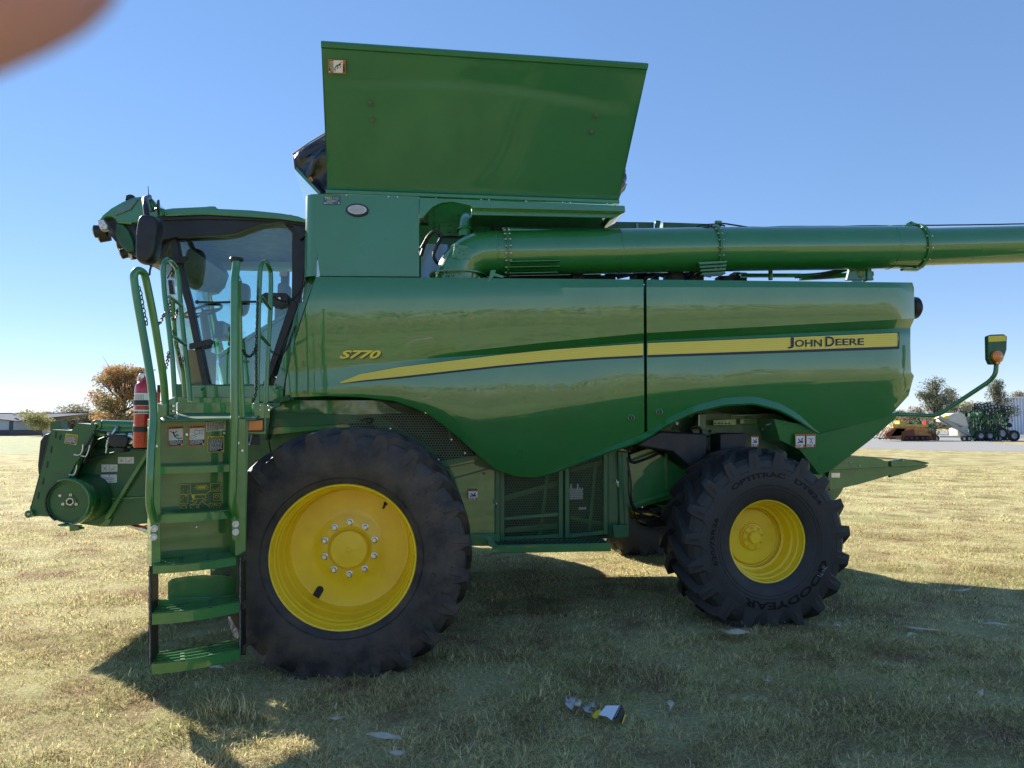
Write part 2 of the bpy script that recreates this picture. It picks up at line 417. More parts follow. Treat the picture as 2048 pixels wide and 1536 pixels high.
# engine deck clutter showing between the auger and the panel
d = MB(); random.seed(3)
for i in range(26):
    x = random.uniform(1130, 1480); y = random.uniform(538, 552); v = random.uniform(6.7, 7.6); w_ = random.uniform(6, 26)
    d.pp([(x, y), (x + w_, y + random.uniform(-2, 2)), (x + w_, 564), (x, 564)], v, v + .12)
for i in range(7):
    x = random.uniform(1140, 1400); a = M(x, 556, 6.8); b_ = M(x + random.uniform(60, 160), 553, 7.0); mid = (a + b_) / 2 + V(0, 0, .06)
    d.tube(rounded([a, mid, b_], .2), .012, 6)
B(d, 'engine_deck', DARK)
d = MB()
d.beam(M(1480, 551, 7.1), M(1600, 551, 7.1), .06, .035); d.cyl(M(1541, 560, 6.8), M(1541, 535, 6.8), .022)
d.beam(M(1600, 556, 7.0), M(1745, 548, 7.0), .05, .05)
d.pp([(1700,536),(1742,534),(1748,560),(1694,560)], 6.72, 6.76); d.pp([(1735,534),(1741,534),(1741,560),(1735,560)], 6.70, 6.98)
d.cyl(M(1722, 548, 6.70), M(1722, 548, 6.98), .035)
B(d, 'auger_cradle', GREENF, bevel=.004)
d = MB(); d.tube(rounded([M(1560, 552, 7.2), M(1640, 548, 7.1), M(1700, 535, 7.0), M(1730, 530, 7.0)], .1), .014, 8)
d.tube(rounded([M(1590, 555, 7.0), M(1660, 550, 7.0), M(1690, 540, 6.9)], .1), .01, 8)
d.pp([(1628,552),(1690,536),(1700,540),(1650,556)], 6.9, 6.95)
B(d, 'hydraulic_hose', HOSE)
# ================================================================ GRAIN TANK
t = MB()
t.pp([(636,388),(648,388),(838,394),(838,553),(640,552),(630,470)], 6.50, 6.56)
# wrapped front corner
prof = [(636,388,6.50),(636,552,6.50)]
q0 = M(636, 388, 6.5); q1 = M(639, 552, 6.5)
n = 8; vs = []
for i in range(n + 1):
    a = pi / 2 * i / n; du = -.13 * sin(a); dv = .13 * (1 - cos(a))
    vs += [q0 + V(du, dv, 0), V(q0.x, q0.y, q1.z) + V(du - .0 , dv, 0)]
vs += [q0 + V(-.13, 2.9, 0), V(q0.x - .13, q0.y + 2.9, q1.z)]
t.add(vs, [(2*i, 2*i+1, 2*i+3, 2*i+2) for i in range(n + 1)])
B(t, 'tank_side', GREEN, sharp=30, merge=True)
t = MB(); t.pp([(640,551),(838,553),(838,562),(634,560)], 6.6, 6.7); B(t, 'tank_plinth', GDARK)
t = MB()   # upper beam with the arched cut-out
t.pp([(838.6,394),(1250,411),(1251,424),(943,416),(941,411),(905,404),(884,406),(866,414),(852,428),(846,437),(838.6,437)], 6.48, 6.53)
t.pp([(943,417),(1250,424.5),(1222,436),(943,430)], 6.54, 6.92)
t.pp([(1244,412),(1250,412),(1250,424),(1222,440),(1218,440),(1236,424)], 6.535, 6.90)
B(t, 'tank_rim_beam', GREEN, bevel=.008)
t = MB()
t.pp([(825,396),(1240,430),(1218,462),(1200,560),(825,560)], 7.06, 9.3); B(t, 'grain_tank', GDARK)
t = MB()
t.pp([(842,487),(895,489),(895,560),(842,560)], 7.03, 7.05); B(t, 'tank_reflection_sheet', BLUREF)  # added sheet, the bluish reflection is painted into its colour
t = MB()
t.pp([(880,445),(908,440),(910,424),(957,424),(960,440),(968,444),(968,472),(880,472)], 7.01, 7.04)
t.cyl(M(868,410,7.04), M(868,470,7.04), .006); t.cyl(M(988,432,7.04), M(975,470,7.04), .006)
bolts(t, [M(x, y, 7.01) for x, y in ((900,450),(898,464),(917,429),(948,430),(960,446))], .014, .014)
bolts(t, [M(x, y, 7.01) for x, y in ((968,426),(1096,430),(868,455))], .008, .03)
B(t, 'gearbox_bracket', GDARK, bevel=.004)
t = MB(); cc = M(995, 452, 7.05); t.cyl(cc + V(0, -.03, 0), cc, .058, .058, 24, 0); t.cyl(M(849, 440, 6.9), M(849, 440, 6.8), .03, .028, 10); t.box(tuple(M(841,445,6.8)), tuple(M(857,434,6.9)))
B(t, 'tank_port', BLK)
t = MB()
t.tube(rounded([M(842,512,6.85), M(852,480,6.8), M(868,461,6.75), M(885,470,6.75), M(875,490,6.7), M(866,510,6.7), M(872,524,6.7), M(880,530,6.75)], .08), .016, 8)
t.tube(rounded([M(842,496,6.8), M(856,470,6.78), M(870,458,6.75), M(880,480,6.75)], .08), .010, 8)
B(t, 'hydraulic_hose', HOSE)
# covers
def cover(va, vb, bl, br, tr, tl, lab, mir=False):
    t = MB()
    def pt(x, y, v):
        p = M(x, y, v)
        return V(p.x, 2 * 8.05 - p.y, p.z) if mir else p
    A, Bq, C, D = pt(*bl, va), pt(*br, va), pt(*tr, vb), pt(*tl, vb)
    nrm = (Bq - A).cross(D - A).normalized()
    if (nrm.y > 0) != mir: nrm = -nrm
    th = nrm * -.035
    lerp = lambda a, b_, q: a + (b_ - a) * q
    def at2(q, r): return lerp(lerp(A, Bq, q), lerp(D, C, q), r)
    N = 40; vs = []
    rr = [0, .01, .03, .04] + [.06 + .022*k for k in range(41)] + [.955, .965, .985, 1]
    rise = [.004, .012, .012, 0] + [-.016*sin(pi*(.06 + .022*k)) for k in range(41)] + [0, .012, .012, 0]
    for i in range(N + 1):
        q_ = i / N; arc = .70 + .075 * (1 - ((q_ - .40) / .45) ** 2); amp = .020 * max(0, min(1, (q_ - .06) / .2)) * max(0, min(1, (.96 - q_) / .2))  # sheet stepped along an arc to imitate a reflected light band
        for r_, h_ in zip(rr, rise):
            e_ = max(0, min(1, (r_ - arc + .018) / .036)); f_ = max(0, min(1, (.93 - r_) / .18))
            vs.append(at2(q_, r_) + nrm * (h_ - amp * e_ * f_))
    m = len(rr)
    t.add(vs, [(i*m+j, (i+1)*m+j, (i+1)*m+j+1, i*m+j+1) for i in range(N) for j in range(m-1)])
    t.prism([A + th*1.4, Bq + th*1.4, C + th*1.4, D + th*1.4], th * .4)
    th2 = th*1.4; t.quad(D, C, C + th2, D + th2); t.quad(A, D, D + th2, A + th2); t.quad(Bq, C, C + th2, Bq + th2)
    o = B(t, 'tank_cover', GCOV, sharp=25); o['label'] = lab; return o, at2, nrm
cv, cat2, cn = cover(6.56, 5.90, (655,384), (1236,405), (1297,127), (642,82), 'near grain tank cover, a big flared green sheet')
cover(6.56, 5.90, (655,384), (1236,405), (1297,127), (642,82), 'far grain tank cover', True)
t = MB()
for x, y in ((741,207),(745,241),(1192,232),(1183,264)):
    # intersection with the sheet
    r_ = ray(x, y); n_w = EU * cn.x + EV * cn.y + V(0, 0, cn.z); pw = EU * cat2(0,0).x + EV * cat2(0,0).y + V(0,0,cat2(0,0).z)
    p = w2m(CAM + r_ * ((pw - CAM).dot(n_w) / r_.dot(n_w)))
    t.lathe([(.022, 0), (.022, .006), (.010, .008), (.010, .016), (.001, .017)], p, cn, 16, 0)
B(t, 'cover_bolt', mat('dull_bolt', (.10,.13,.11), .5, metal=.3))
t = MB()
bolts(t, [M(x, 386 + (x - 655) * .033 + 4, 6.50) for x in (693,777,795,872,962,978,1052,1125,1140,1214)], .009, .012)
B(t, 'rim_bolt', STEEL)
t = MB()   # hinge channel under the cover
t.beam(M(652, 384, 6.53), M(1238, 405, 6.53), .05, .035); B(t, 'cover_hinge', GREEN, bevel=.006)
# front flap and the cloth gusset
t = MB(); a = M(589, 338, 6.85); b_ = M(637, 389, 6.62)
t.prism([a, b_, b_ + V(0, 2.7, 0), a + V(-.35, 2.75, .35)], V(.02, 0, .02)); B(t, 'front_tank_flap', GREEN)
t = MB(); a = M(1250, 350, 7.6); b_ = M(1232, 412, 7.0); t.prism([b_, b_ + V(0, 2, 0), a + V(0.1, 1.6, .1), a], V(-.02, 0, .0)); B(t, 'rear_tank_flap', GREEN)
def cloth(cs, n=26):
    t = MB(); vs = []
    for i in range(n + 1):
        for j in range(n + 1):
            q, r_ = i / n, j / n
            p = (cs[0]*(1-q) + cs[1]*q)*(1-r_) + (cs[3]*(1-q) + cs[2]*q)*r_
            w_ = sin(pi*q)**.5 * sin(pi*r_)**.5 * .10
            vs.append(p + V(noise.noise(p*5.1)*w_, noise.noise(p*4.3 + V(3,3,3))*w_*1.6, noise.noise(p*6 + V(9,1,2))*w_))
    t.add(vs, [(i*(n+1)+j, (i+1)*(n+1)+j, (i+1)*(n+1)+j+1, i*(n+1)+j+1) for i in range(n) for j in range(n)])
    return t
t = cloth([M(587,307,6.95), M(662,262,6.7), M(664,392,6.66), M(590,338,6.9)])
t.add([], []); t2 = cloth([M(590,338,6.9), M(662,300,6.75), M(664,395,6.66), M(637,389,6.66)]); t.add(t2.v, t2.f)
g = B(t, 'corner_cloth', CLOTH, sharp=60)
t = MB(); t.tube([M(586,308,6.93), M(620,284,6.8), M(654,264,6.66)], .008, 6); t.tube([M(586,308,6.93), M(590,338,6.88), M(640,386,6.62)], .008, 6); B(t, 'cloth_hem', GREY, g)
t = MB(); t.beam(M(598,317,6.84), M(652,284,6.66), .004, .045); B(t, 'cloth_strap', BLK, g)
t = MB(); t.prism([M(613,358,6.78), M(622,353,6.76), M(627,361,6.74), M(618,367,6.76)], (0, .004, 0)); B(t, 'orange_tab', ORG, g)
t = cloth([M(1236,352,7.0), M(1252,338,7.6), M(1250,366,7.6), M(1236,404,7.0)], 10); B(t, 'corner_cloth', CLOTH, sharp=60)
t = MB(); t.tube([M(1240,385,6.9), M(1254,368,6.9)], .006, 6); B(t, 'cloth_hem', GREY)
# oval marker light
t = MB(); c0 = M(715, 421, 6.50)
def oval(mb, c, a, b_, y0, y1, m, n=28):
    vs = [c + V(a*cos(2*pi*i/n), y, b_*sin(2*pi*i/n)) for y in (y0, y1) for i in range(n)]
    mb.add(vs, [tuple(range(n)), tuple(range(n, 2*n))[::-1]] + [(i, (i+1)%n, n+(i+1)%n, n+i) for i in range(n)], m)
oval(t, c0, .102, .058, -.02, .02, 0); oval(t, c0, .086, .043, -.028, -.018, 1)
for i in range(5): t.beam(c0 + V(-.07 + .01*abs(i-2), -.0295, -.026 + i*.013), c0 + V(.07 - .01*abs(i-2), -.0295, -.026 + i*.013), .003, .003, mat=2)
bolts(t, [M(690,421,6.5), M(741,424,6.5)], .008, .01, mat=2)
B(t, 'marker_light', [BLK, CLR, GREY])
# ================================================================ AUGER
AV = 6.66; k_ = 6.5 / F
ax = [(1012,507),(1425,499),(1830,494.5),(2048,488.5),(2420,480)]
t = MB(); pts = [M(x, y, AV) for x, y in ax[:3]]
t.tube([pts[0], pts[1], pts[2]], [.213, .217, .215], 56)
t.lathe([(.2155, 0), (.2195, .004), (.2195, .012), (.2155, .016)], pts[1] + (pts[2]-pts[1]) * .86, pts[2]-pts[1], 56)
t.lathe([(.2165, 0), (.2205, .004), (.2205, .010), (.2165, .014)], pts[0] + (pts[1]-pts[0]) * .53, pts[2]-pts[1], 56)
B(t, 'auger_tube', GREEN, sharp=40)
t = MB(); p3 = M(2420, 478, AV - .25); t.tube([pts[2], M(2048, 488.5, AV - .1), p3], [.188, .188, .188], 56); B(t, 'auger_outlet_tube', GREEN)
def ring(mb, c, d, r0, r1, w_, nb):
    d = d.normalized(); mb.lathe([(r0, -w_), (r1, -w_), (r1, -w_*.15), (r1 - .006, 0), (r1, w_*.15), (r1, w_), (r0, w_)], c, d, 48, 0)
    N_ = d.orthogonal().normalized(); B_ = d.cross(N_)
    for i in range(nb):
        a = 2*pi*i/nb; p = c + (N_*cos(a) + B_*sin(a)) * (r1 - .011)
        mb.cyl(p - d*(w_ + .018), p + d*(w_ + .018), .0075, None, 8, 1)
t = MB(); dA = pts[1] - pts[0]
ring(t, pts[0], dA, .19, .247, .012, 22); ring(t, pts[1], dA, .19, .244, .012, 20); ring(t, pts[2], dA, .17, .236, .018, 12)
B(t, 'auger_flange', [GREENF, STEEL])
t = MB()
for y, x1 in ((524, 1119), (535, 1118), (547, 1114)):
    a = M(1018, y + 1, AV - .19 + (y - 524) * .004); b_ = M(x1, y - 1, AV - .19 + (y - 524) * .004)
    t.beam(a, b_, .09, .010)
t.pp([(1014,456),(1108,459),(1112,464),(1014,470)], AV - .02, AV + .02)
for i in range(4):
    t.pp([(1396 + i*3, 524 + i*7), (1456 - i*2, 521 + i*7), (1452, 526 + i*7), (1400, 529 + i*7)], AV - .19 + i*.04, AV + .05)
B(t, 'auger_gusset', GREENF, bevel=.003)
t = MB()
path = [M(916, 585, AV), M(916, 560, AV), M(920, 541, AV), M(934, 522, AV), M(956, 510, AV), M(984, 507, AV), pts[0]]
t.tube(rounded(path, .12, 5), .216, 56)
t.lathe([(.217, 0), (.221, .003), (.221, .012), (.217, .015)], M(990, 507, AV), pts[1]-pts[0], 56)
t.lathe([(.20, 0), (.27, 0), (.27, .014), (.20, .014)], M(916, 553, AV), (0, 0, 1), 48)
t.cyl(M(928, 476, 6.70), M(930, 458, 6.72), .062, .058, 24)
B(t, 'auger_elbow', GREEN, sharp=40)
t = MB(); t.tube(rounded([M(929,462,6.72), M(931,445,6.80), M(932,438,6.92), M(932,437,7.1)], .08, 5), .064, 24)
t.lathe([(.05, 0), (.078, 0), (.078, .01), (.05, .01)], M(929,462,6.72), (0, .2, 1), 24); B(t, 'elbow_pipe', GREENF)
t = MB(); cs = [M(x, y, 6.445) for x, y in ((909,488),(936,492),(943,498),(941,519),(935,521),(908,516),(905,512))]
t.prism(cs, (0, .05, 0)); bolts(t, [M(x, y, 6.445) for x, y in ((914,493),(934,497),(913,513),(931,517),(920,499),(927,501),(919,505),(928,508))], .008, .01)
B(t, 'cover_plate', GREENF, bevel=.004)
t = MB(); t.pp([(982,540),(992,540),(990,546),(1008,552),(1006,556),(988,552),(980,562),(976,562)], 6.40, 6.44)
t.pp([(920,549),(962,560),(958,564),(916,556)], 6.42, 6.60)
for x, y in ((876,546),(890,549),(905,549),(918,545),(930,554)): t.cyl(M(x, y+3, 6.44), M(x, y-2, 6.44), .011, None, 8)
B(t, 'elbow_clamp', GREENF)
t = MB(); q = []
for i in range(30):
    x = 1500 + i * 31; y = interp([(1425,455),(1830,451),(2048,448),(2420,440)], x) + noise.noise(V(i*.6, 0, 0)) * 1.6
    q.append(M(x, y, AV + .0))
t.tube(q, .007, 6)
t.tube(rounded([M(1390,462,AV-.1), M(1420,452,AV-.1), M(1442,446,AV), M(1500,455,AV)], .05), .008, 6)
t.tube(rounded([M(1385,460,AV), M(1400,450,AV), M(1435,448,AV), M(1450,452,AV)], .05), .008, 6)
B(t, 'wiring_cable', HOSE)
t = MB(); t.box(tuple(M(1432,452,AV)), tuple(M(1441,443,AV+.03))); t.cyl(M(1436,446,AV-.02), M(1436,446,AV), .014, None, 12)
t.pp([(1806,452),(1822,442),(1838,449),(1846,462),(1838,462),(1826,452)], AV-.05, AV+.02); bolts(t, [M(1812,450,AV-.05), M(1823,446,AV-.05), M(1834,450,AV-.05)], .012, .012)
t.pp([(1806,536),(1836,537),(1838,541),(1808,540)], AV-.05, AV)
B(t, 'sensor_bracket', GREENF)
# far engine rail behind auger
t = MB(); t.pp([(1222,443),(1308,444),(1308,468),(1222,468)], 8.6, 9.2); t.pp([(1326,444),(1440,448),(1440,468),(1326,468)], 8.6, 9.2)
t.pp([(1311,440),(1322,441),(1318,466),(1312,466)], 8.55, 8.6); B(t, 'engine_cover', GDARK, bevel=.01)
t = MB(); t.pp([(1272,445),(1277,445),(1277,458),(1272,458)], 8.59, 8.60)
for y in (449, 454): t.lathe([(.008,0),(.014,0),(.014,.003),(.008,.003)], M(1274.5,y,8.58), (0,1,0), 12, 1)
B(t, 'engine_cover_label', [INK, WHT])
# ================================================================ WHEELS (local: axis along y, outside = -y)
def tyre(R, rim, W, nl, lh, worn=0.0, spin=0.0, zc=0.8, lugw=.075):
    ri = R - lh
    half = [(rim, .40), (rim + .025, .43), (rim + .07, .475), ((rim + ri) / 2 - .01, .50), (ri - .11, .487), (ri - .05, .46), (ri - .012, .40), (ri, .30), (ri + .004, .12)]
    prof = [(r, -a * W) for r, a in half] + [(ri + .006, 0)] + [(r, a * W) for r, a in reversed(half)]
    t = MB(); t.lathe(prof, (0, 0, 0), (0, 1, 0), 96)
    bp = [(r, a * W) for r, a in reversed(half)] + []
    def rc(y):                          # carcass radius at lateral position y (tread side only)
        a = abs(y) / W
        tab = [(0, ri + .006), (.12, ri + .004), (.30, ri), (.40, ri - .012), (.46, ri - .05), (.487, ri - .11)]
        return interp(tab, a)
    def pos(r, y, ph): return V(r * cos(ph), y, r * sin(ph))
    random.seed(5)
    for i in range(nl):
        for sd in (-1, 1):
            ph0 = spin + 2 * pi * (i + (0 if sd < 0 else .5)) / nl
            vs = []
            st = [(.494, -.03, 1.9), (.476, -.004, 1.35), (.43, .015, 1.05), (.34, .075, 1.0), (.20, .165, 1.0), (.06, .245, .95), (-.03, .275, .9)]
            for k, (a, dp, ww) in enumerate(st):
                y = sd * a * W; ph = ph0 - dp * (.80 / R)      # clockwise towards the centre line
                rb = rc(y) - .012
                top = {0: ri - .10, 1: R - .030 - worn * .3, 2: R - .010 - worn * .2, 3: R - .003}.get(k, R)
                if k == 0: rb = ri - .16
                if worn: top -= random.uniform(0, worn * .25)
                hb = lugw * ww * .72 / R; ht = lugw * ww * (.42 if k > 1 else .34 if k else .25) / R
                vs += [pos(rb, y, ph - hb), pos(top, y, ph - ht), pos(top, y, ph + ht), pos(rb, y, ph + hb)]
            m = len(st)
            fs = [(j*4+q, (j+1)*4+q, (j+1)*4+q+1, j*4+q+1) for j in range(m-1) for q in range(3)]
            fs += [(0, 1, 2, 3), (m*4-4, m*4-3, m*4-2, m*4-1)]
            t.add(vs, fs)
            # buttress on the sidewall
            y0 = sd * .487 * W; y1 = sd * .500 * W; rb = ri - .13
            t.add([pos(ri - .12, y0 - sd*.012, ph0 - .045*.8/R), pos(R - lh*.5, sd*.476*W, ph0 + .012 - .030/R), pos(R - lh*.5, sd*.476*W, ph0 + .012 + .030/R), pos(ri - .12, y0 - sd*.012, ph0 + .075/R),
                   pos(ri - .10, y0 + sd*.008, ph0 + .0), ], [(0, 1, 4), (1, 2, 4), (2, 3, 4)])
    for p in t.v:                       # flattened on the ground
        lim = -zc + .004
        if p.z < lim + .05:
            p.y *= 1 + max(0, (lim + .05 - p.z)) * .6
        if p.z < lim: p.z = lim
    return t
def rimmesh(prof, hub):
    t = MB(); t.lathe(prof, (0, 0, 0), (0, 1, 0), 72); return t
def arc_text(mb, s, r0, r1, a_mid, y, m=0, bold=.03, stretch=1.0, flip=False):
    vs, fs, asp = text_geo(s, bold); hgt = r1 - r0; wid = hgt * asp * stretch; rm = (r0 + r1) / 2
    out = []
    for a, b_ in vs:
        # text reads clockwise when seen from -y (x right, z up)
        if not flip: ang = a_mid - (a - .5) * wid / rm; r = r0 + b_ * hgt
        else: ang = a_mid + (a - .5) * wid / rm; r = r1 - b_ * hgt
        out.append(V(r * cos(ang), y, r * sin(ang)))
    mb.add(out, fs, m)
# ---- front wheel
FW = w2m(at(688, 1115, 5.16)); FW = V(FW.x, FW.y, .83)
def front_wheel(vface, u, name='front_wheel', detailed=True):
    grp = None
    t = tyre(.928, .508, .50, 22, .050, .03, .12, .83, .090)
    yo = .20                             # rim flange at y = -yo
    w0 = V(u, vface + .25, .83)
    ty = empty(name, w0 - BASE); ty.parent = cmb
    t.build('tyre', RUB, ty, sharp=26)
    r = MB(); K_ = .945
    D_ = .150
    pr_ = [(.537, .03), (.552, .012), (.552, -.004), (.545, -.014), (.534, -.010), (.528, .01), (.522, .05), (.512, .062), (.511, .11), (.500, .125), (.497, .26), (.486, .275), (.484, .36), (.470, .235 + D_ + .012),
           (.450, .252 + D_), (.30, .243 + D_), (.262, .238 + D_), (.232, .222 + D_), (.175, .22 + D_), (.163, .226 + D_), (.152, .226 + D_), (.150, .17 + D_), (.142, .160 + D_), (.02, .150 + D_), (.018, .156 + D_), (.001, .156 + D_)]
    r.lathe([(K_*r_, a_ - yo) for r_, a_ in pr_], (0, 0, 0), (0, 1, 0), 96)
    r.build('rim', YEL, ty, sharp=28)
    b = MB(); rub = .196
    for i in range(10):
        a = 2*pi*i/10 + pi/2 - .0; p = V(rub*cos(a), -yo + .221 + D_, rub*sin(a))
        b.lathe([(.026, 0), (.026, -.004), (.018, -.006)], p, (0, 1, 0), 20, 0)
        b.cyl(p + V(0, -.004, 0), p + V(0, -.024, 0), .0165, .0155, 6, 0); b.cyl(p + V(0, -.022, 0), p + V(0, -.032, 0), .009, .007, 10, 0)
    for q_ in comps(b): q_.build('wheel_nut', STEEL, ty)
    h = MB(); ctr = V(-.235, -yo + .2475 + D_, -.335); d1 = V(.5, 0, .86)
    dx = V(.86, 0, -.5); n_ = 10
    o = [ctr + dx*.028 - d1*.045, ctr - dx*.028 - d1*.045] + [ctr + d1*.025 + (dx*cos(pi - pi*i/n_) + d1*sin(pi - pi*i/n_)) * .028 for i in range(n_ + 1)]
    h.prism([p + V(0, -.002, 0) for p in o], (0, .003, 0)); h.build('rim_hole', INK, ty)
    h = MB(); p = V(.262, -yo + .246 + D_, .33); h.cyl(p, p + V(-.015, -.012, -.035), .010, .007, 8); h.cyl(p, p + V(.008, -.004, .006), .015, .015, 8); h.build('valve', BLK, ty)
    rg = MB()
    for rr_, y_ in ((.565, -.2385),): rg.lathe([(rr_-.005, y_+.004), (rr_, y_-.003), (rr_+.005, y_+.004)], (0,0,0), (0,1,0), 96)
    for q_ in comps(rg): q_.build('sidewall_ring', RUB, ty)
    ch = MB(); rn_ = random.Random(21)
    for i in range(38):
        a_ = radians(rn_.uniform(-25, 52)); r_ = rn_.uniform(.64, .78); y_ = -.2545; l_ = rn_.uniform(.006, .02); d_ = V(cos(a_+rn_.uniform(-.6,.6)), 0, sin(a_+rn_.uniform(-.6,.6))); n_ = V(-d_.z, 0, d_.x)*rn_.uniform(.003,.007); p = V(r_*cos(a_), y_, r_*sin(a_))
        ch.add([p-d_*l_, p-n_, p+d_*l_, p+n_], [(0,1,2,3)])
    ch.build('rubber_cut', INK, ty)['kind'] = 'stuff'
    ch = MB()
    for i in range(34):
        a_ = radians(rn_.choice([rn_.uniform(-150, -70), rn_.uniform(-200, 30)])); r_ = K_*(.552 if rn_.random() < .6 else .53); y_ = -yo + (.006 if r_ > .51 else -.009); l_ = rn_.uniform(.004, .02)/r_
        ch.add([V((r_-.002)*cos(a_), y_-.002, (r_-.002)*sin(a_)), V((r_-.002)*cos(a_+l_), y_-.002, (r_-.002)*sin(a_+l_)), V((r_+.0015)*cos(a_+l_), y_, (r_+.0015)*sin(a_+l_)), V((r_+.0015)*cos(a_), y_, (r_+.0015)*sin(a_))], [(0,1,2,3)])
    ch.build('paint_chip', RUST, ty)['kind'] = 'stuff'
    return ty
fw = front_wheel(5.17, FW.x); fw['label'] = 'outer front wheel with worn black tyre and deep yellow rim'
def wheel_copy(src, loc, rz=0):
    c = src.copy(); COL.objects.link(c); c.location = loc; c.rotation_euler = (0, 0, rz); c.parent = cmb
    for ch in [x for x in bpy.data.objects if x.parent == src]:
        d = ch.copy(); COL.objects.link(d); d.parent = c
    return c
uf = FW.x
i1 = wheel_copy(fw, V(uf, 6.22, .83) - BASE, pi); i1['label'] = 'inner front wheel behind the outer one'
i2 = wheel_copy(fw, V(uf, 9.98, .83) - BASE); i2['label'] = 'inner front wheel on the far side'
i3 = wheel_copy(fw, V(uf, 10.80, .83) - BASE, pi); i3['label'] = 'outer front wheel on the far side'
for o_ in (i1, i2, i3): o_.rotation_euler[2] = o_.rotation_euler[2]
# ---- rear wheel
rwp = w2m(at(1530, 1082, 6.40))
t = tyre(.828, .352, .60, 19, .062, 0, .10, .735, .086)
yo = .24; RL = V(rwp.x, rwp.y + yo, .735)
rw = empty('rear_wheel', RL - BASE, radians(4.5)); rw.parent = cmb; t.build('tyre', RUB2, rw, sharp=28); rw['label'] = 'near rear wheel with deep chevron lugs and lettered sidewall'
r = MB()
r.lathe([(.352, -yo + .03), (.372, -yo + .012), (.374, -yo - .004), (.366, -yo - .014), (.355, -yo - .008), (.348, -yo + .02), (.345, -yo + .05), (.332, -yo + .06), (.328, -yo + .12), (.312, -yo + .13),
         (.296, -yo + .22), (.275, -yo + .226), (.272, -yo + .275), (.258, -yo + .285), (.245, -yo + .262), (.22, -yo + .262), (.13, -yo + .262), (.118, -yo + .245), (.108, -yo + .243), (.108, -yo + .225),
         (.062, -yo + .222), (.058, -yo + .195), (.05, -yo + .188), (.001, -yo + .188)], (0, 0, 0), (0, 1, 0), 96)
r.build('rim', YEL, rw, sharp=28)
b = MB()
for i in range(8):
    a = 2*pi*i/8 + .2; p = V(.086*cos(a), -yo + .224, .086*sin(a)); b.cyl(p, p + V(0, -.014, 0), .011, None, 6); b.cyl(p, p + V(0, -.024, 0), .005, None, 8)
b.cyl(V(0, -yo + .188, 0), V(0, -yo + .184, 0), .006, None, 8)
for q_ in comps(b): q_.build('wheel_nut', YEL, rw)
b = MB(); random.seed(11)               # dirt rings in the well, flat marks
b.lathe([(.2735, -yo + .232), (.2730, -yo + .236)], (0,0,0), (0,1,0), 96); b.lathe([(.259, -yo + .2842), (.255, -yo + .2815)], (0,0,0), (0,1,0), 96)
b.build('dirt_line', DARK, rw)
b = MB(); sy = -.5*.60 - .0015
def sidey(r):   # lateral position of the sidewall at radius r
    tab = [(.352, .40), (.377, .43), (.422, .475), (.551, .50), (.660, .487), (.72, .46)]
    return -interp(tab, r) * .60 - .0025
def side_text(s, r0, r1, a, bold=.04, stretch=1.0, flip=False):
    q = MB(); arc_text(q, s, r0, r1, radians(a), 0, 0, bold, stretch, flip)
    for p in q.v: p.y = sidey(sqrt(p.x**2 + p.z**2))
    b.add(q.v, q.f)
side_text('OPTITRAC', .572, .617, 101, .03, 1.95); side_text('DT824', .572, .617, 49, .03, 2.0)
side_text('620/75R26', .530, .572, 178, .02, 1.75)
side_text('GOODYEAR', .522, .588, -68, .03, 2.0)
b.build('sidewall_lettering', LETT, rw)
b = MB()
for rr_ in (.50, .47, .655): b.lathe([(rr_ - .003, sidey(rr_ - .003) + .002), (rr_, sidey(rr_) - .001), (rr_ + .003, sidey(rr_ + .003) + .002)], (0,0,0), (0,1,0), 96)
b.build('sidewall_ring', RUB2, rw)
b = MB(); pp_ = [(.02,.0),(.05,.05),(.04,.10),(.02,.06),(.05,.02),(.08,.07),(.07,.02),(.10,.06),(.11,.02),(.13,.08),(.12,.03),(.155,.05),(.16,.12)]
qq = []
for a, c_ in pp_:
    r_ = .60 - c_ * .5; an = radians(-22) - a * 1.3; qq.append(V(r_*cos(an), sidey(r_) - .001, r_*sin(an)))
b.tube(qq, .0012, 4); b.build('chalk_scribble', WHT, rw)
rf = wheel_copy(rw, V(RL.x - .02, 9.78, .735) - BASE, pi + radians(4.5)); rf['label'] = 'far rear wheel under the chassis'
for ch in [x for x in bpy.data.objects if x.parent == rf and x.name.startswith(('chalk',))]: bpy.data.objects.remove(ch)
# axles
a = MB(); a.cyl((uf, 6.5, .83), (uf, 9.8, .83), .14); a.box((uf - .22, 6.5, .62), (uf + .22, 7.0, 1.08)); a.box((uf - .22, 9.2, .62), (uf + .22, 9.8, 1.08)); B(a, 'front_axle', GDARK, bevel=.01)
a = MB(); a.box((RL.x - .12, 6.75, .60), (RL.x + .12, 9.5, .82)); a.cyl((RL.x, 6.72, .735), (RL.x, 6.95, .735), .11); a.cyl((RL.x - .25, 6.9, .70), (RL.x - .25, 9.3, .70), .035)
a.box((RL.x - .1, 6.85, .5), (RL.x + .1, 7.05, .98)); B(a, 'rear_axle', GDARK, bevel=.01)
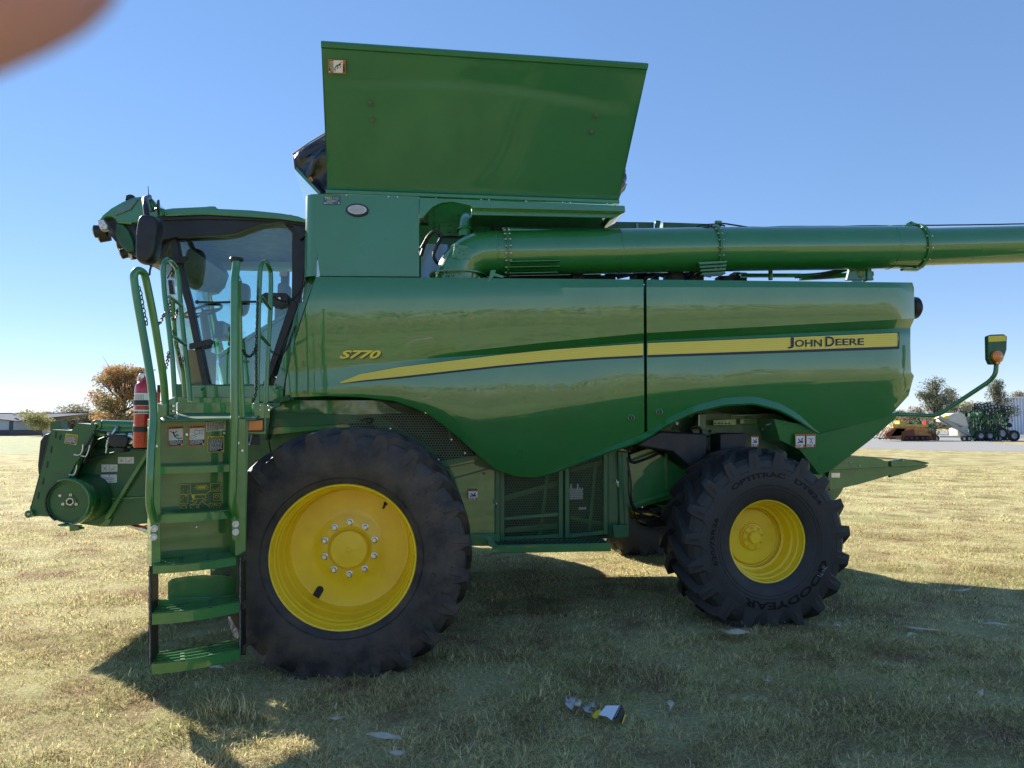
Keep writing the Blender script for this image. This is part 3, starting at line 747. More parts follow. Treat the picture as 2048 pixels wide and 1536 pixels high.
# ================================================================ LOWER BODY
a = MB()  # threshing housing with rounded left, behind the wheel
a.pp([(500,795),(640,790),(780,792),(900,850),(975,930),(1255,905),(1252,1040),(1250,1075),(940,1090),(900,1092),(560,1090),(480,1000)], 7.05, 9.2); B(a, 'lower_housing', GDARK)
a = MB()
a.pp([(530,800),(760,800),(930,900),(1000,935),(1000,1092),(942,1092),(925,1085),(905,1000),(760,860),(640,860),(520,872)], 6.82, 6.86); B(a, 'frame_plate', GREEN, bevel=.004)
a = MB(); a.pp([(524,822),(760,832),(880,905),(870,912),(740,846),(524,856)], 6.795, 6.818); B(a, 'frame_rail', GDUST, bevel=.004)
a = MB(); a.pp([(690,846),(716,829),(865,826),(915,875),(950,912),(905,922),(820,930),(760,905)], 6.72, 6.74); B(a, 'perforated_shield', PERF2)
a = MB(); a.pp([(745,795),(800,797),(862,835),(758,826)], 6.73, 6.75); B(a, 'perforated_shield', PERF)
a = MB(); a.pp([(690,846),(716,829),(865,826),(950,912),(820,930)], 6.80, 6.81); B(a, 'recess_shade_sheet', DARK)  # dark sheet standing in for the shade behind the shield
a = MB(); a.pp([(880,922),(952,911),(957,917),(886,934)], 6.68, 6.70)
a.beam(M(892,842,6.70), M(902,878,6.70), .014, .02); a.beam(M(782,857,6.70), M(788,868,6.70), .014, .02)
bolts(a, [M(893,842,6.69), M(903,879,6.69), M(781,857,6.69), M(877,919,6.69), M(930,906,6.69)], .010, .014, mat=1)
B(a, 'shield_bracket', [GDUST, STEEL])
a = MB(); a.tube(rounded([M(722,842,6.7), M(735,836,6.68), M(748,838,6.7), M(742,846,6.7)], .03), .006, 6); a.lathe([(.016,-.002),(.026,-.006),(.020,-.012)], M(738,841,6.69), (0,1,0), 12); B(a, 'grease_hose', HOSE)
a = MB()
a.pp([(880,938),(945,925),(990,937),(990,1082),(942,1092),(930,1030)], 6.80, 6.815); B(a, 'lower_side_plate', GREENF, bevel=.005)
a = MB(); a.beam(M(888,962,6.79), M(996,932,6.79), .02, .012); a.pp([(950,905),(1000,935),(996,944),(950,930)], 6.77, 6.78); a.beam(M(972,971,6.795), M(972,980,6.795), .012, .004)
a.cyl(M(968,947,6.80), M(968,947,6.785), .014, None, 14); B(a, 'plate_seam', GDARK)
def door(pts, holes, name='screen_door'):
    a = MB(); a.pp(pts, 6.66, 6.665); return a
# screen doors: solid frame bars around perforated sheet
def framed(xs, ys_l, ys_r, bars, vv=6.80, bw=9):
    x0, x1 = xs; yl0, yl1 = ys_l; yr0, yr1 = ys_r
    yl = lambda q: yl0 + (yl1-yl0)*q; yr = lambda q: yr0 + (yr1-yr0)*q
    o = MB()
    o.pp([(x0,yl0),(x0+bw,yl0),(x0+bw,yl1),(x0,yl1)], vv - .01, vv + .03)
    o.pp([(x1-bw,yr0),(x1,yr0),(x1,yr1),(x1-bw,yr1)], vv - .01, vv + .03)
    for q0, q1 in bars:
        o.pp([(x0+bw,yl(q0)),(x1-bw,yr(q0)),(x1-bw,yr(q1)),(x0+bw,yl(q1))], vv - .008, vv + .03)
    pf = MB(); pf.pp([(x0+bw-2,yl0+2),(x1-bw+2,yr0+2),(x1-bw+2,yr1-2),(x0+bw-2,yl1-2)], vv + .005, vv + .007)
    return o, pf
for args in (((1000,1126),(925,1081),(905,1076),[(.70,.745),(.955,1.0)]), ((1130,1216),(905,1076),(895,1069),[(.955,1.0)])):
    o, pf = framed(*args)
    d_ = B(o, 'screen_door', GDUST, bevel=.004); B(pf, 'perforated_sheet', PERF, d_)
a = MB(); a.pp([(1126,905),(1130,905),(1130,1076),(1126,1076)], 6.84, 6.86); a.pp([(990,935),(1000,940),(1000,1082),(990,1070)], 6.79, 6.85)
a.pp([(1216,895),(1236,890),(1238,1070),(1216,1072)], 6.82, 6.86); a.pp([(1236,903),(1243,903),(1250,1060),(1240,1066)], 6.78, 6.88); a.pp([(1243,903),(1256,905),(1258,1050),(1250,1060)], 6.80, 6.88); a.pp([(1226,1050),(1258,1050),(1258,1074),(1228,1076)], 6.70, 6.74)
B(a, 'door_post', GDUST, bevel=.004)
a = MB()
for x, y in ((992,1008),(1235,965)): a.lathe([(.012,-.01),(.018,-.014),(.012,-.018)], M(x,y,6.77), (.6,1,0), 12); a.cyl(M(x-2,y-6,6.66), M(x+2,y+8,6.66), .006, None, 6)
B(a, 'door_latch', STEEL)
# machinery glimpsed through the screens
a = MB(); a.pp([(1004,940),(1214,900),(1214,1072),(1004,1076)], 7.00, 7.02); B(a, 'recess_shade_sheet', DARK)  # dark sheet added as the shade inside the screen doors
a = MB(); a.beam(M(1005,998,6.9), M(1120,965,6.9), .02, .05); a.beam(M(1100,905,6.9), M(1080,1070,6.9), .03, .03); a.beam(M(1140,1035,6.9), M(1205,1048,6.95), .03, .03)
a.beam(M(1140,940,6.9), M(1205,925,6.92), .03, .04); a.beam(M(1190,930,6.95), M(1178,1060,6.95), .04, .03); a.beam(M(1010,1060,6.85), M(1120,1050,6.85), .05, .05); B(a, 'drive_pulley', GDARK)
a = MB(); a.pp([(1137,978),(1166,976),(1166,998),(1137,999)], 6.86, 6.95); a.tube([M(1142,978,6.8), M(1142,968,6.8)], .01, 6); a.tube([M(1155,977,6.8), M(1156,968,6.8)], .01, 6); a.pp([(1158,1015),(1173,1014),(1173,1019),(1158,1020)], 6.86, 6.87); B(a, 'valve_block', GREY)
# step deck
a = MB(); A_ = M(972,1084,6.62); 
z0 = M(984,1107,6.45).z; q0 = M(984,1107,6.42); q1 = M(1222,1094,6.42)
a.box((q0.x, 6.42, q0.z), (q1.x, 6.435, q0.z + .065)); a.box((q0.x - .02, 6.435, q0.z + .055), (q1.x, 6.74, q0.z + .064)); a.box((q0.x, 6.42, q0.z + .064), (q1.x, 6.43, q0.z + .074))
a.box((q0.x - .45, 6.74, q0.z + .02), (q0.x + .1, 6.78, q0.z + .12))
B(a, 'step_deck', GREENF, bevel=.004)
a = MB()
for i in range(22):
    for j in range(5):
        x = q0.x + .04 + i * (q1.x - q0.x - .06) / 22 + (j % 2) * .022; y = 6.46 + j * .052; a.box((x, y, q0.z + .0645), (x + .026, y + .022, q0.z + .069))
B(a, 'deck_grip', DARK)
# ---- rear wheel arch
a = MB(); a.pp([(1262,885),(1290,872),(1330,845),(1400,815),(1500,800),(1580,822),(1640,866),(1640,980),(1560,1010),(1330,1010),(1258,1010)], 7.15, 9.2); B(a, 'chassis_plate', GDARK)
a = MB(); a.pp([(1256,910),(1300,895),(1400,960),(1400,980),(1264,1020),(1256,1020)], 6.95, 6.98); a.beam(M(1332,898,6.94), M(1335,980,6.94), .02, .03); a.beam(M(1258,1015,6.94), M(1345,985,6.94), .03, .03); B(a, 'chassis_cover', GREENF, bevel=.005)
a = MB(); a.pp([(1300,872),(1320,862),(1400,866),(1414,868),(1416,905),(1400,925),(1385,940),(1345,905),(1270,892)], 6.66, 6.95); B(a, 'rubber_flap', BLK, bevel=.02)
a = MB(); a.pp([(1395,840),(1414,826),(1560,830),(1600,862),(1600,905),(1420,905),(1382,860)], 7.0, 7.03)
a.pp([(1398,828),(1412,828),(1412,858),(1395,858)], 6.90, 6.95); B(a, 'rear_bulkhead', mat('pale_green_panel', (.10, .19, .09), .5, coat=.2, var=.2, vscale=5), bevel=.004)
a = MB(); a.pp([(1427,840),(1472,838),(1472,850),(1427,851)], 6.86, 6.95)
for i in range(5): a.cyl(M(1431 + i*7, 847, 6.86), M(1431 + i*7, 847, 6.85), .008, None, 8, 1)
a.pp([(1480,838),(1515,838),(1515,848),(1480,848)], 6.95, 6.97); B(a, 'fuse_rail', [GREENF, INK], bevel=.003)
a = MB(); a.pp([(1441,868),(1491,867),(1491,905),(1441,905)], 6.72, 6.98); a.pp([(1446,866),(1486,866),(1486,868),(1446,868)], 6.75, 6.95); B(a, 'battery_box', BLK, bevel=.012)
a = MB(); a.tube([M(1462,831,6.9), M(1550,828,6.9)], .008, 6); a.tube([M(1524,858,6.8), M(1533,850,6.75), M(1542,848,6.75)], .007, 6); a.ball(M(1525,859,6.8), .016, 8)
a.tube([M(1398,830,6.88), M(1398,860,6.88)], .004, 6); B(a, 'gas_strut', STEEL)
a = MB(); a.cyl(M(1354,847,6.7), M(1354,847,6.69), .014, None, 12, 1); a.lathe([(.014,0),(.02,-.002),(.02,-.008),(.014,-.008)], M(1354,847,6.7), (0,1,0), 14)
for x, y in ((1416,873),(1427,882),(1438,891),(1420,862)): a.cyl(M(x,y,7.0), M(x,y,6.98), .016, None, 8, 0)
B(a, 'plug', [DARK, WHT])
a = MB(); random.seed(8)
a.tube(rounded([M(1256,905,6.9), M(1262,928,6.85), M(1300,915,6.8), M(1340,895,6.9)], .15), .014, 8)
a.tube(rounded([M(1254,915,6.6), M(1262,960,6.6), M(1262,1010,6.6), M(1290,1035,6.8), M(1330,1045,6.9)], .1), .010, 8)
a.tube(rounded([M(1256,940,6.62), M(1258,1000,6.62), M(1275,1040,6.8)], .1), .007, 8)
a.tube(rounded([M(1380,860,6.88), M(1390,850,6.85), M(1402,858,6.85), M(1402,880,6.9)], .06), .016, 8)
for i in range(5): a.tube(rounded([M(1262 + i*7, 1035 + i, 6.9), M(1300, 1040 + i*4, 6.8 + i*.05), M(1345, 1030 + i*6, 6.9)], .1), .011, 6)
for i in range(9):
    x = random.uniform(1275, 1340); y = random.uniform(1018, 1050); a.box(tuple(M(x,y,6.95)), tuple(M(x+random.uniform(6,16), y-random.uniform(5,12), 7.2)))
B(a, 'hydraulic_hose', HOSE)
# ---- rear lower hood (chopper housing)
def hood(name, near, far_v, m, bev=.01):
    a = MB(); a.prism(near, (0, far_v - near[0].y, 0)); return B(a, name, m, bevel=bev)
a = MB()
pxs = [(1548,838),(1600,848),(1637,869),(1700,853),(1800,822),(1790,838),(1741,880),(1660,942),(1640,950),(1600,900),(1560,880)]
a.prism([M(x, y, 6.60 + max(0, y - 866) * .0012) for x, y in pxs], (0, 2.9, 0)); B(a, 'chopper_hood', GREEN, sharp=20)
a = MB()
c_ = M(1620, 955, 7.0); a.cyl(c_ + V(0, -.2, 0), c_ + V(0, 2.2, 0), .24, .24, 40); a.lathe([(.24,-.2),(.255,-.2),(.255,-.16),(.24,-.16)], c_, (0,1,0), 40); B(a, 'spreader_drum', GREENF)
a = MB()
a.pp([(1662,922),(1700,922),(1776,925),(1858,930),(1852,935),(1780,955),(1782,950),(1720,968),(1660,982),(1655,960)], 6.75, 6.79)
a.prism([M(1662,944,6.76), M(1776,931,6.76), M(1838,929,6.76), M(1838,929,6.76) + V(0,2.5,.0), M(1662,944,6.76) + V(0,2.5,0)], (0, 0, .012))
a.pp([(1662,922),(1700,913),(1728,912),(1762,918),(1776,925),(1776,934),(1700,938),(1662,940)], 6.70, 6.73)
a.pp([(1782,922),(1806,917),(1832,922),(1858,927),(1840,932),(1783,934)], 9.2, 9.24); a.pp([(1782,922),(1806,917),(1832,922),(1858,927),(1840,932),(1783,934)], 6.72, 6.76)
a.prism([M(1832,922,6.7), M(1858,927,6.7), M(1858,927,6.7) + V(.1,2.6,0), M(1832,922,6.7) + V(0,2.6,0)], (0, 0, .01))
bolts(a, [M(1700,925,6.70), M(1719,931,6.70), M(1806,921,6.70)], .010, .01, mat=1)
B(a, 'spreader_tailboard', [GREENF, STEEL], bevel=.003)
a = MB(); a.pp([(1690,895),(1700,893),(1701,918),(1698,924),(1692,924),(1689,905)], 6.74, 6.76); a.cyl(M(1696,915,6.73), M(1696,915,6.74), .012, None, 8, 1); B(a, 'link_bracket', [GREENF, STEEL])
a = MB(); a.pp([(1663,946),(1680,946),(1680,955),(1663,955)], 6.745, 6.75); B(a, 'serial_plate', STEEL)
# marker arms
def arm(vv, name, lab, mir=False):
    f = (lambda p: V(p.x, 2*8.05 - p.y, p.z)) if mir else (lambda p: p)
    a = MB(); pa = [M(1790,829,6.7), M(1835,830,6.7), M(1874,832,6.62), M(1930,795,6.45), M(1980,762,6.30), M(1991,748,6.25), M(1993,728,6.25)]
    a.tube([f(p) for p in rounded(pa, .1, 5)], .021, 14); o = B(a, name, GREENF); o['label'] = lab
    h = MB(); pl = [(1976,672),(1984,669),(2008,668),(2015,672),(2014,700),(2006,722),(1996,729),(1982,729),(1977,718)]
    h.prism([f(M(x, y, 6.22)) for x, y in pl], (0, .05 if not mir else -.05, 0)); hd = B(h, 'marker_head', GDARK, o, bevel=.01)
    h = MB(); h.prism([f(M(x, y, 6.215)) for x, y in ((1977,672),(2012,671),(2012,682),(1977,684))], (0, .003, 0)); B(h, 'reflector', YLB, o)
    c_ = f(M(1993,713,6.215)); h = MB(); h.lathe([(.056,0),(.054,-.02),(.03,-.03),(.001,-.033)], c_, (0,1 if not mir else -1,0), 24); h.box(tuple(c_ + V(-.02,-.02,-.075)), tuple(c_ + V(.02,.0,-.04)))
    B(h, 'amber_light', AMB, o)
arm(6.2, 'marker_arm', 'near marker light arm'); arm(6.2, 'marker_arm', 'far marker light arm', True)
# ================================================================ CAB
CV0 = 7.10; CV1 = 9.05; CD = CV1 - CV0
a = MB()   # green roof shell
roof = [(330,418),(345,416),(412,413),(418,412),(430,412),(434,417),(500,420),(560,426),(596,432),(617,441),(617,447),(596,443),(560,438),(500,434),(412,429),(330,432)]
a.pp(roof, 7.02, 9.13)
B(a, 'cab_roof', GREEN, bevel=.01)
a = MB()
a.pp([(325,432),(412,429),(500,434),(560,438),(617,447),(613,470),(600,480),(585,452),(560,444),(520,448),(490,458),(470,466),(440,470),(355,473),(325,480),(300,505),(300,440)], 7.05, 7.13)
a.pp([(325,434),(412,431),(500,436),(560,440),(613,449),(610,452),(560,444),(500,440),(412,438),(325,440)], 7.03, 9.10)
B(a, 'roof_trim', BLK, bevel=.006)
a = MB()   # front visor of the roof
a.pp([(197,441),(205,430),(222,416),(245,403),(268,394),(292,392),(303,396),(318,414),(330,418),(330,432),(300,436),(262,448),(234,446),(226,434),(214,433),(204,440)], 7.06, 9.07)
B(a, 'roof_visor', GREEN, bevel=.015)
a = MB(); a.pp([(232,420),(268,399),(276,398),(262,418),(230,431)], 7.045, 7.06); B(a, 'visor_lamp', mat('smoked_lens', (.10,.17,.15), .08, coat=1), bevel=.004)
a = MB(); a.pp([(204,440),(226,436),(262,447),(300,436),(332,432),(344,470),(334,500),(318,516),(300,520),(264,510),(248,500),(228,480),(214,462)], 7.12, 9.02)
a.tube([M(262,440,7.1), M(272,462,7.0), M(276,490,7.05)], .012, 8); B(a, 'visor_underside', BLK, bevel=.01)
a = MB(); a.pp([(232,446),(246,448),(258,462),(266,482),(268,502),(252,502),(238,486),(230,466)], 7.08, 7.2); B(a, 'visor_side', GDARK, bevel=.01)
def lamp(c, n, r, l, par=None):
    a = MB(); n = Vector(n).normalized(); a.cyl(c - n*l, c, r*.9, r, 20, 0); a.lathe([(r,0),(r*1.05,.004),(r*.85,.014),(.001,.016)], c, n, 20, 1); B(a, 'work_light', [BLK, CLR], par)
for v_ in (7.2, 7.7, 8.5, 8.95): lamp(M(191 + (v_ - 7.2) * 2, 463, 7.2) + V(0, v_ - 7.2, 0), (-1, -.1, -.1), .062, .10)
lamp(M(200,474,7.25), (-1, -.15, -.2), .055, .09); lamp(M(244,508,7.3), (-1, -.1, -.3), .05, .1); lamp(M(262,512,7.25), (-.8, -.6, -.3), .04, .08)
a = MB(); cs = [M(x, y, 7.0) for x, y in ((196,440),(207,438),(216,452),(215,459),(202,461),(197,452))]; a.prism(cs, (0, .06, 0)); a.prism([p + V(0,-.006,0) for p in [cs[0].lerp(sum(cs, V(0,0,0))/6, .15), cs[1].lerp(sum(cs, V(0,0,0))/6, .15), cs[2].lerp(sum(cs, V(0,0,0))/6, .15), cs[3].lerp(sum(cs, V(0,0,0))/6, .15), cs[4].lerp(sum(cs, V(0,0,0))/6, .15), cs[5].lerp(sum(cs, V(0,0,0))/6, .15)]], (0, .005, 0), 1)
bolts(a, [M(201,446,6.993), M(207,450,6.993), M(204,455,6.993)], .012, .006, mat=2); B(a, 'side_work_light', [GREY, WHT, CLR], bevel=.003)
a = MB(); c_ = M(261,393,7.2); a.lathe([(.001,.036),(.025,.034),(.042,.022),(.045,-.02)], c_ + V(0,0,-.02), (0,0,1), 20); B(a, 'beacon', BLK)
a = MB(); a.tube([M(304,418,7.05), M(298,398,7.0), M(296,372,6.98)], [.007,.005,.003], 8); B(a, 'antenna', BLK)
a = MB(); c_ = M(317,415,6.7); a.lathe([(.001,-.008),(.07,-.008),(.074,0),(.07,.008),(.001,.008)], c_, (1,.28,.02), 24); a.tube([c_, M(306,420,6.8), M(300,424,6.9)], .008, 8); a.ball(M(306,420,6.8), .02, 8)
for v in a.v: pass
B(a, 'round_mirror', BLK)
def big_mirror(mir=False):
    f = (lambda p: V(p.x, 2*8.07 - p.y, p.z)) if mir else (lambda p: p)
    a = MB(); pl = [(280,429),(292,427),(312,430),(320,440),(317,480),(313,505),(307,521),(292,529),(277,526),(270,518),(271,480),(274,445)]
    n = len(pl); cx = sum(p[0] for p in pl)/n; cy = sum(p[1] for p in pl)/n; vs = []
    for v_, s_ in ((6.52,.90),(6.50,.70),(6.53,1.0),(6.60,1.0),(6.66,.86)): pass
    lay = [(6.46,.62),(6.47,.85),(6.50,.97),(6.55,1.0),(6.60,.97),(6.64,.80)]
    for v_, s_ in lay: vs += [f(M(cx + (x-cx)*s_, cy + (y-cy)*(s_*.5+.5 if s_ < .9 else s_), 6.5) + V(0, v_ - 6.5, 0)) for x, y in pl]
    m = len(lay); a.add(vs, [(i*n+k, i*n+(k+1)%n, (i+1)*n+(k+1)%n, (i+1)*n+k) for i in range(m-1) for k in range(n)] + [tuple(range(n)), tuple((m-1)*n+k for k in range(n))])
    o = B(a, 'side_mirror', BLK, sharp=60); s_ = o.modifiers.new('sub', 'SUBSURF'); s_.levels = 1; s_.render_levels = 2
    a = MB(); a.tube([f(p) for p in rounded([M(294,432,6.55), M(291,410,6.6), M(290,398,6.75), M(298,394,7.05)], .06)], .026, 12); B(a, 'mirror_arm', BLK, o)
big_mirror(); big_mirror(True)
# black door pillars and frames, near and far side
def pillar(vv, th, name='door_frame'):
    a = MB()
    a.pp([(340,474),(352,472),(366,540),(384,606),(417,762),(420,770),(405,772),(398,740),(372,612),(352,545)], vv, vv + th)
    a.pp([(585,450),(613,452),(614,480),(612,520),(604,580),(598,612),(592,612),(583,596)], vv, vv + th)
    a.pp([(583,594),(598,606),(546,745),(534,772),(524,772)], vv, vv + th)
    a.pp([(566,446),(588,450),(588,470)], vv, vv + th)
    return B(a, name, BLK, bevel=.006)
pillar(7.10, .07)
a = MB()
for x0, x1 in ((410, 424),): a.pp([(396,556),(412,552),(455,742),(442,748)], 9.0, 9.06)
a.pp([(560,450),(580,452),(576,620),(540,690),(536,680),(562,600)], 9.0, 9.06); a.pp([(360,470),(580,455),(580,470),(500,476),(370,492)], 9.0, 9.06)
B(a, 'door_frame', BLK, bevel=.006)
a = MB(); a.pp([(342,476),(440,471),(470,467),(500,454),(540,446),(568,445),(584,456),(583,596),(526,768),(412,768),(372,606),(352,540)], 7.145, 7.15); B(a, 'door_glass', GLASS)
a = MB(); a.pp([(360,500),(575,480),(572,590),(520,740),(440,745),(400,620)], 9.03, 9.035); B(a, 'far_window', WGLASS)
# windscreen, a bulging sheet
a = MB(); pr = [(330,470),(318,498),(312,530),(313,565),(319,610),(328,660),(339,715),(350,765),(358,795)]; n = 12; vs = []
pr2 = [(341,474),(347,500),(353,530),(362,565),(373,610),(385,660),(396,715),(404,760),(408,780)]
for i in range(n + 1):
    q = i / n; b_ = 4 * q * (1 - q)
    for (x, y), (x2, y2) in zip(pr, pr2):
        p = M(x, y, 7.5); p2 = M(x2, y2, 7.12); w_ = b_ ** .35
        vs.append(V(p2.x * (1 - w_) + p.x * w_, 7.12 + 1.92 * q, (p2.z + p.z) / 2))
m = len(pr); a.add(vs, [(i*m+j, (i+1)*m+j, (i+1)*m+j+1, i*m+j+1) for i in range(n) for j in range(m-1)]); B(a, 'windscreen', WGLASS, sharp=80)
a = MB(); a.tube([M(312,500,7.3), M(306,520,7.2), M(300,540,7.2), M(299,550,7.25)], .010, 6); a.pp([(336,560),(345,560),(348,588),(339,588)], 7.2, 7.24); a.tube([M(335,556,7.2), M(345,540,7.15), M(350,530,7.15)], .008, 6)
B(a, 'wiper', BLK)
a = MB()
for x0, y0, x1, y1 in ((336,521,376,518), (378,692,424,684)):
    pa = [(x0,y0-5),(x1-5,y1-6),(x1,y1-4),(x1+2,y1),(x1,y1+4),(x1-5,y1+6),(x0,y0+7)]
    a.pp(pa, 7.05, 7.08); bolts(a, [M(x1-4,y1,7.05), M(x1-18,y1+1,7.05)], .010, .008)
a.pp([(333,514),(344,514),(344,530),(333,526)], 7.04, 7.1); B(a, 'door_hinge', BLK, bevel=.004)
a = MB()   # door handle / grab bar with latch housing
a.tube([M(392,604,7.09), M(430,605,7.09), M(470,604,7.09), M(545,603,7.09)], .012, 8); a.ball(M(394,604,7.09), .02, 10)
a.pp([(512,596),(530,585),(572,586),(576,590),(576,608),(556,614),(530,608)], 7.06, 7.13); a.cyl(M(559,597,7.06), M(559,597,7.05), .016, None, 12, 1); B(a, 'door_latch', [BLK, STEEL], bevel=.006)
a = MB(); a.pp([(559,543),(575,543),(575,553),(559,553)], 7.138, 7.141); B(a, 'window_label', GREY)
# interior
a = MB()   # headliner
hl = [(348,476),(372,500),(560,452),(580,460),(582,470)]
z_hi = M(480,440,7.2).z; pa = M(352,474,7.2); pb = M(583,470,7.2)
a.prism([V(pa.x - .2, 7.2, z_hi - .01), V(pb.x, 7.2, z_hi + .02), V(pb.x, 9.0, z_hi + .02), V(pa.x - .2, 9.0, z_hi - .01)], (0, 0, .05)); 
a.box((pb.x + .02, 7.2, 2.35), (pb.x + .06, 7.5, z_hi)); B(a, 'headliner', LINER)
a = MB(); zc = z_hi - .014
for x, y, r_ in ((.62,.9,.13),(.30,.55,.06),(.95,1.35,.06),(1.05,.95,.05),(.5,1.35,.06)):
    a.lathe([(r_,0),(r_*.95,-.015),(r_*.75,-.018),(.001,-.012)], V(pa.x + x + .2, 7.2 + y, zc), (0,0,1), 24)
a.box((pa.x + .35, 8.0, zc - .015), (pa.x + .95, 8.2, zc)); B(a, 'ceiling_vent', GREY)
a = MB(); a.box((pa.x - .1, 8.82, zc - .12), (pb.x, 9.0, zc)); a.box((pb.x - .25, 8.6, zc-.16), (pb.x, 9.0, zc)); B(a, 'roof_console', LINER, bevel=.03)
a = MB()   # seat
s0 = M(520,690,8.1); z_s = 2.32
a.box((s0.x - .28, 7.85, z_s), (s0.x + .26, 8.35, z_s + .14)); a.box((s0.x + .2, 7.85, z_s + .1), (s0.x + .34, 8.35, z_s + .82)); a.box((s0.x + .2, 7.97, z_s + .84), (s0.x + .31, 8.23, z_s + 1.02)); a.box((s0.x - .15, 7.9, 1.95), (s0.x + .15, 8.3, z_s)); a.box((s0.x - .25, 7.72, z_s + .28), (s0.x + .2, 7.82, z_s + .34)); B(a, 'seat', SEATM, bevel=.04)
a = MB(); a.box((s0.x - .35, 8.4, z_s + .1), (s0.x + .25, 8.6, z_s + .32)); a.box((s0.x - .6, 8.45, z_s + .45), (s0.x - .5, 8.75, z_s + .65)); a.tube([V(s0.x - .3, 8.5, z_s + .3), V(s0.x - .5, 8.55, z_s + .5)], .02, 8); B(a, 'armrest_console', BLK, bevel=.02)
a = MB(); sc = M(406,622,8.1); d_ = V(-.35, 0, 1).normalized(); a.tube([sc, sc + V(.06, 0, -.35), sc + V(-.05, 0, -.8)], [.04,.05,.09], 12); a.box((sc.x - .14, 7.9, 1.95), (sc.x + .1, 8.3, sc.z - .45)); B(a, 'steering_column', TANM, bevel=.02)
a = MB(); n1 = d_.orthogonal().normalized(); n2 = d_.cross(n1); pt_ = [sc + (n1*cos(2*pi*i/28) + n2*sin(2*pi*i/28)) * .20 for i in range(29)]; a.tube(pt_, .015, 8, caps=False)
for k in range(3): a.tube([sc, sc + (n1*cos(2*pi*k/3) + n2*sin(2*pi*k/3)) * .2], .012, 6)
B(a, 'steering_wheel', BLK)
a = MB(); a.box((pa.x + .1, 7.2, 1.93), (pb.x + .1, 9.0, 2.0)); a.box((pb.x - .1, 7.25, 1.95), (pb.x + .05, 9.0, 2.5)); B(a, 'cab_floor', TANM)
a = MB(); a.pp([(436,712),(575,628),(600,606),(548,742),(536,778),(448,778)], 7.20, 7.24); a.pp([(434,708),(580,620),(582,626),(437,716)], 7.16, 7.25); B(a, 'cab_side_panel', GREEN, bevel=.006)
a = MB(); a.pp([(345,768),(540,770),(540,800),(345,800)], 7.10, 9.05); B(a, 'cab_base', GDARK)
a = MB(); a.pp([(598,604),(604,604),(625,560),(632,553),(600,650),(572,760),(566,795),(540,790),(556,745)], 6.72, 6.9); B(a, 'cab_corner_post', GREEN, bevel=.01)
a = MB(); a.pp([(616,452),(626,420),(632,430),(632,552),(610,600),(604,600),(616,500)], 6.75, 7.0); B(a, 'air_intake_side', GREENF, bevel=.01)
a = MB(); a.pp([(612,440),(618,432),(621,440),(619,510),(613,512)], 6.72, 6.76); B(a, 'intake_trim', BLK)
# ================================================================ PLATFORM AND LADDER
a = MB(); a.pp([(380,772),(560,771),(566,776),(566,803),(380,805)], 6.55, 6.60); a.pp([(344,798),(352,795),(504,795),(504,806),(344,806)], 6.50, 6.54)
B(a, 'platform_frame', GREENF, bevel=.004)
a = MB(); a.lp([(355,805),(504,805),(504,829),(355,829)], .30, .34); a.lp([(336,800),(352,793),(352,836),(322,838)], .22, .26); a.lp([(316,806),(334,806),(334,838),(316,838)], .10, .12)
bolts(a, [M(404,779,6.55), M(396,799,6.55), M(553,776,6.55), M(562,797,6.55)], .012, .006, mat=1); B(a, 'platform_kick_plate', [GREENF, BLK], bevel=.004)
a = MB(); cs = [L(318,838,0), L(512,836,0), L(560,806,.9), L(345,806,.9)]; a.prism(cs, (0, 0, -.02)); B(a, 'platform_deck', GDUST, bevel=.004)
a = MB(); a.pp([(505,806),(538,806),(540,835),(532,880),(515,880),(505,850)], 6.7, 6.9); a.pp([(545,800),(576,790),(580,800),(560,805),(548,812)], 6.5, 6.7); B(a, 'platform_support', GDARK)
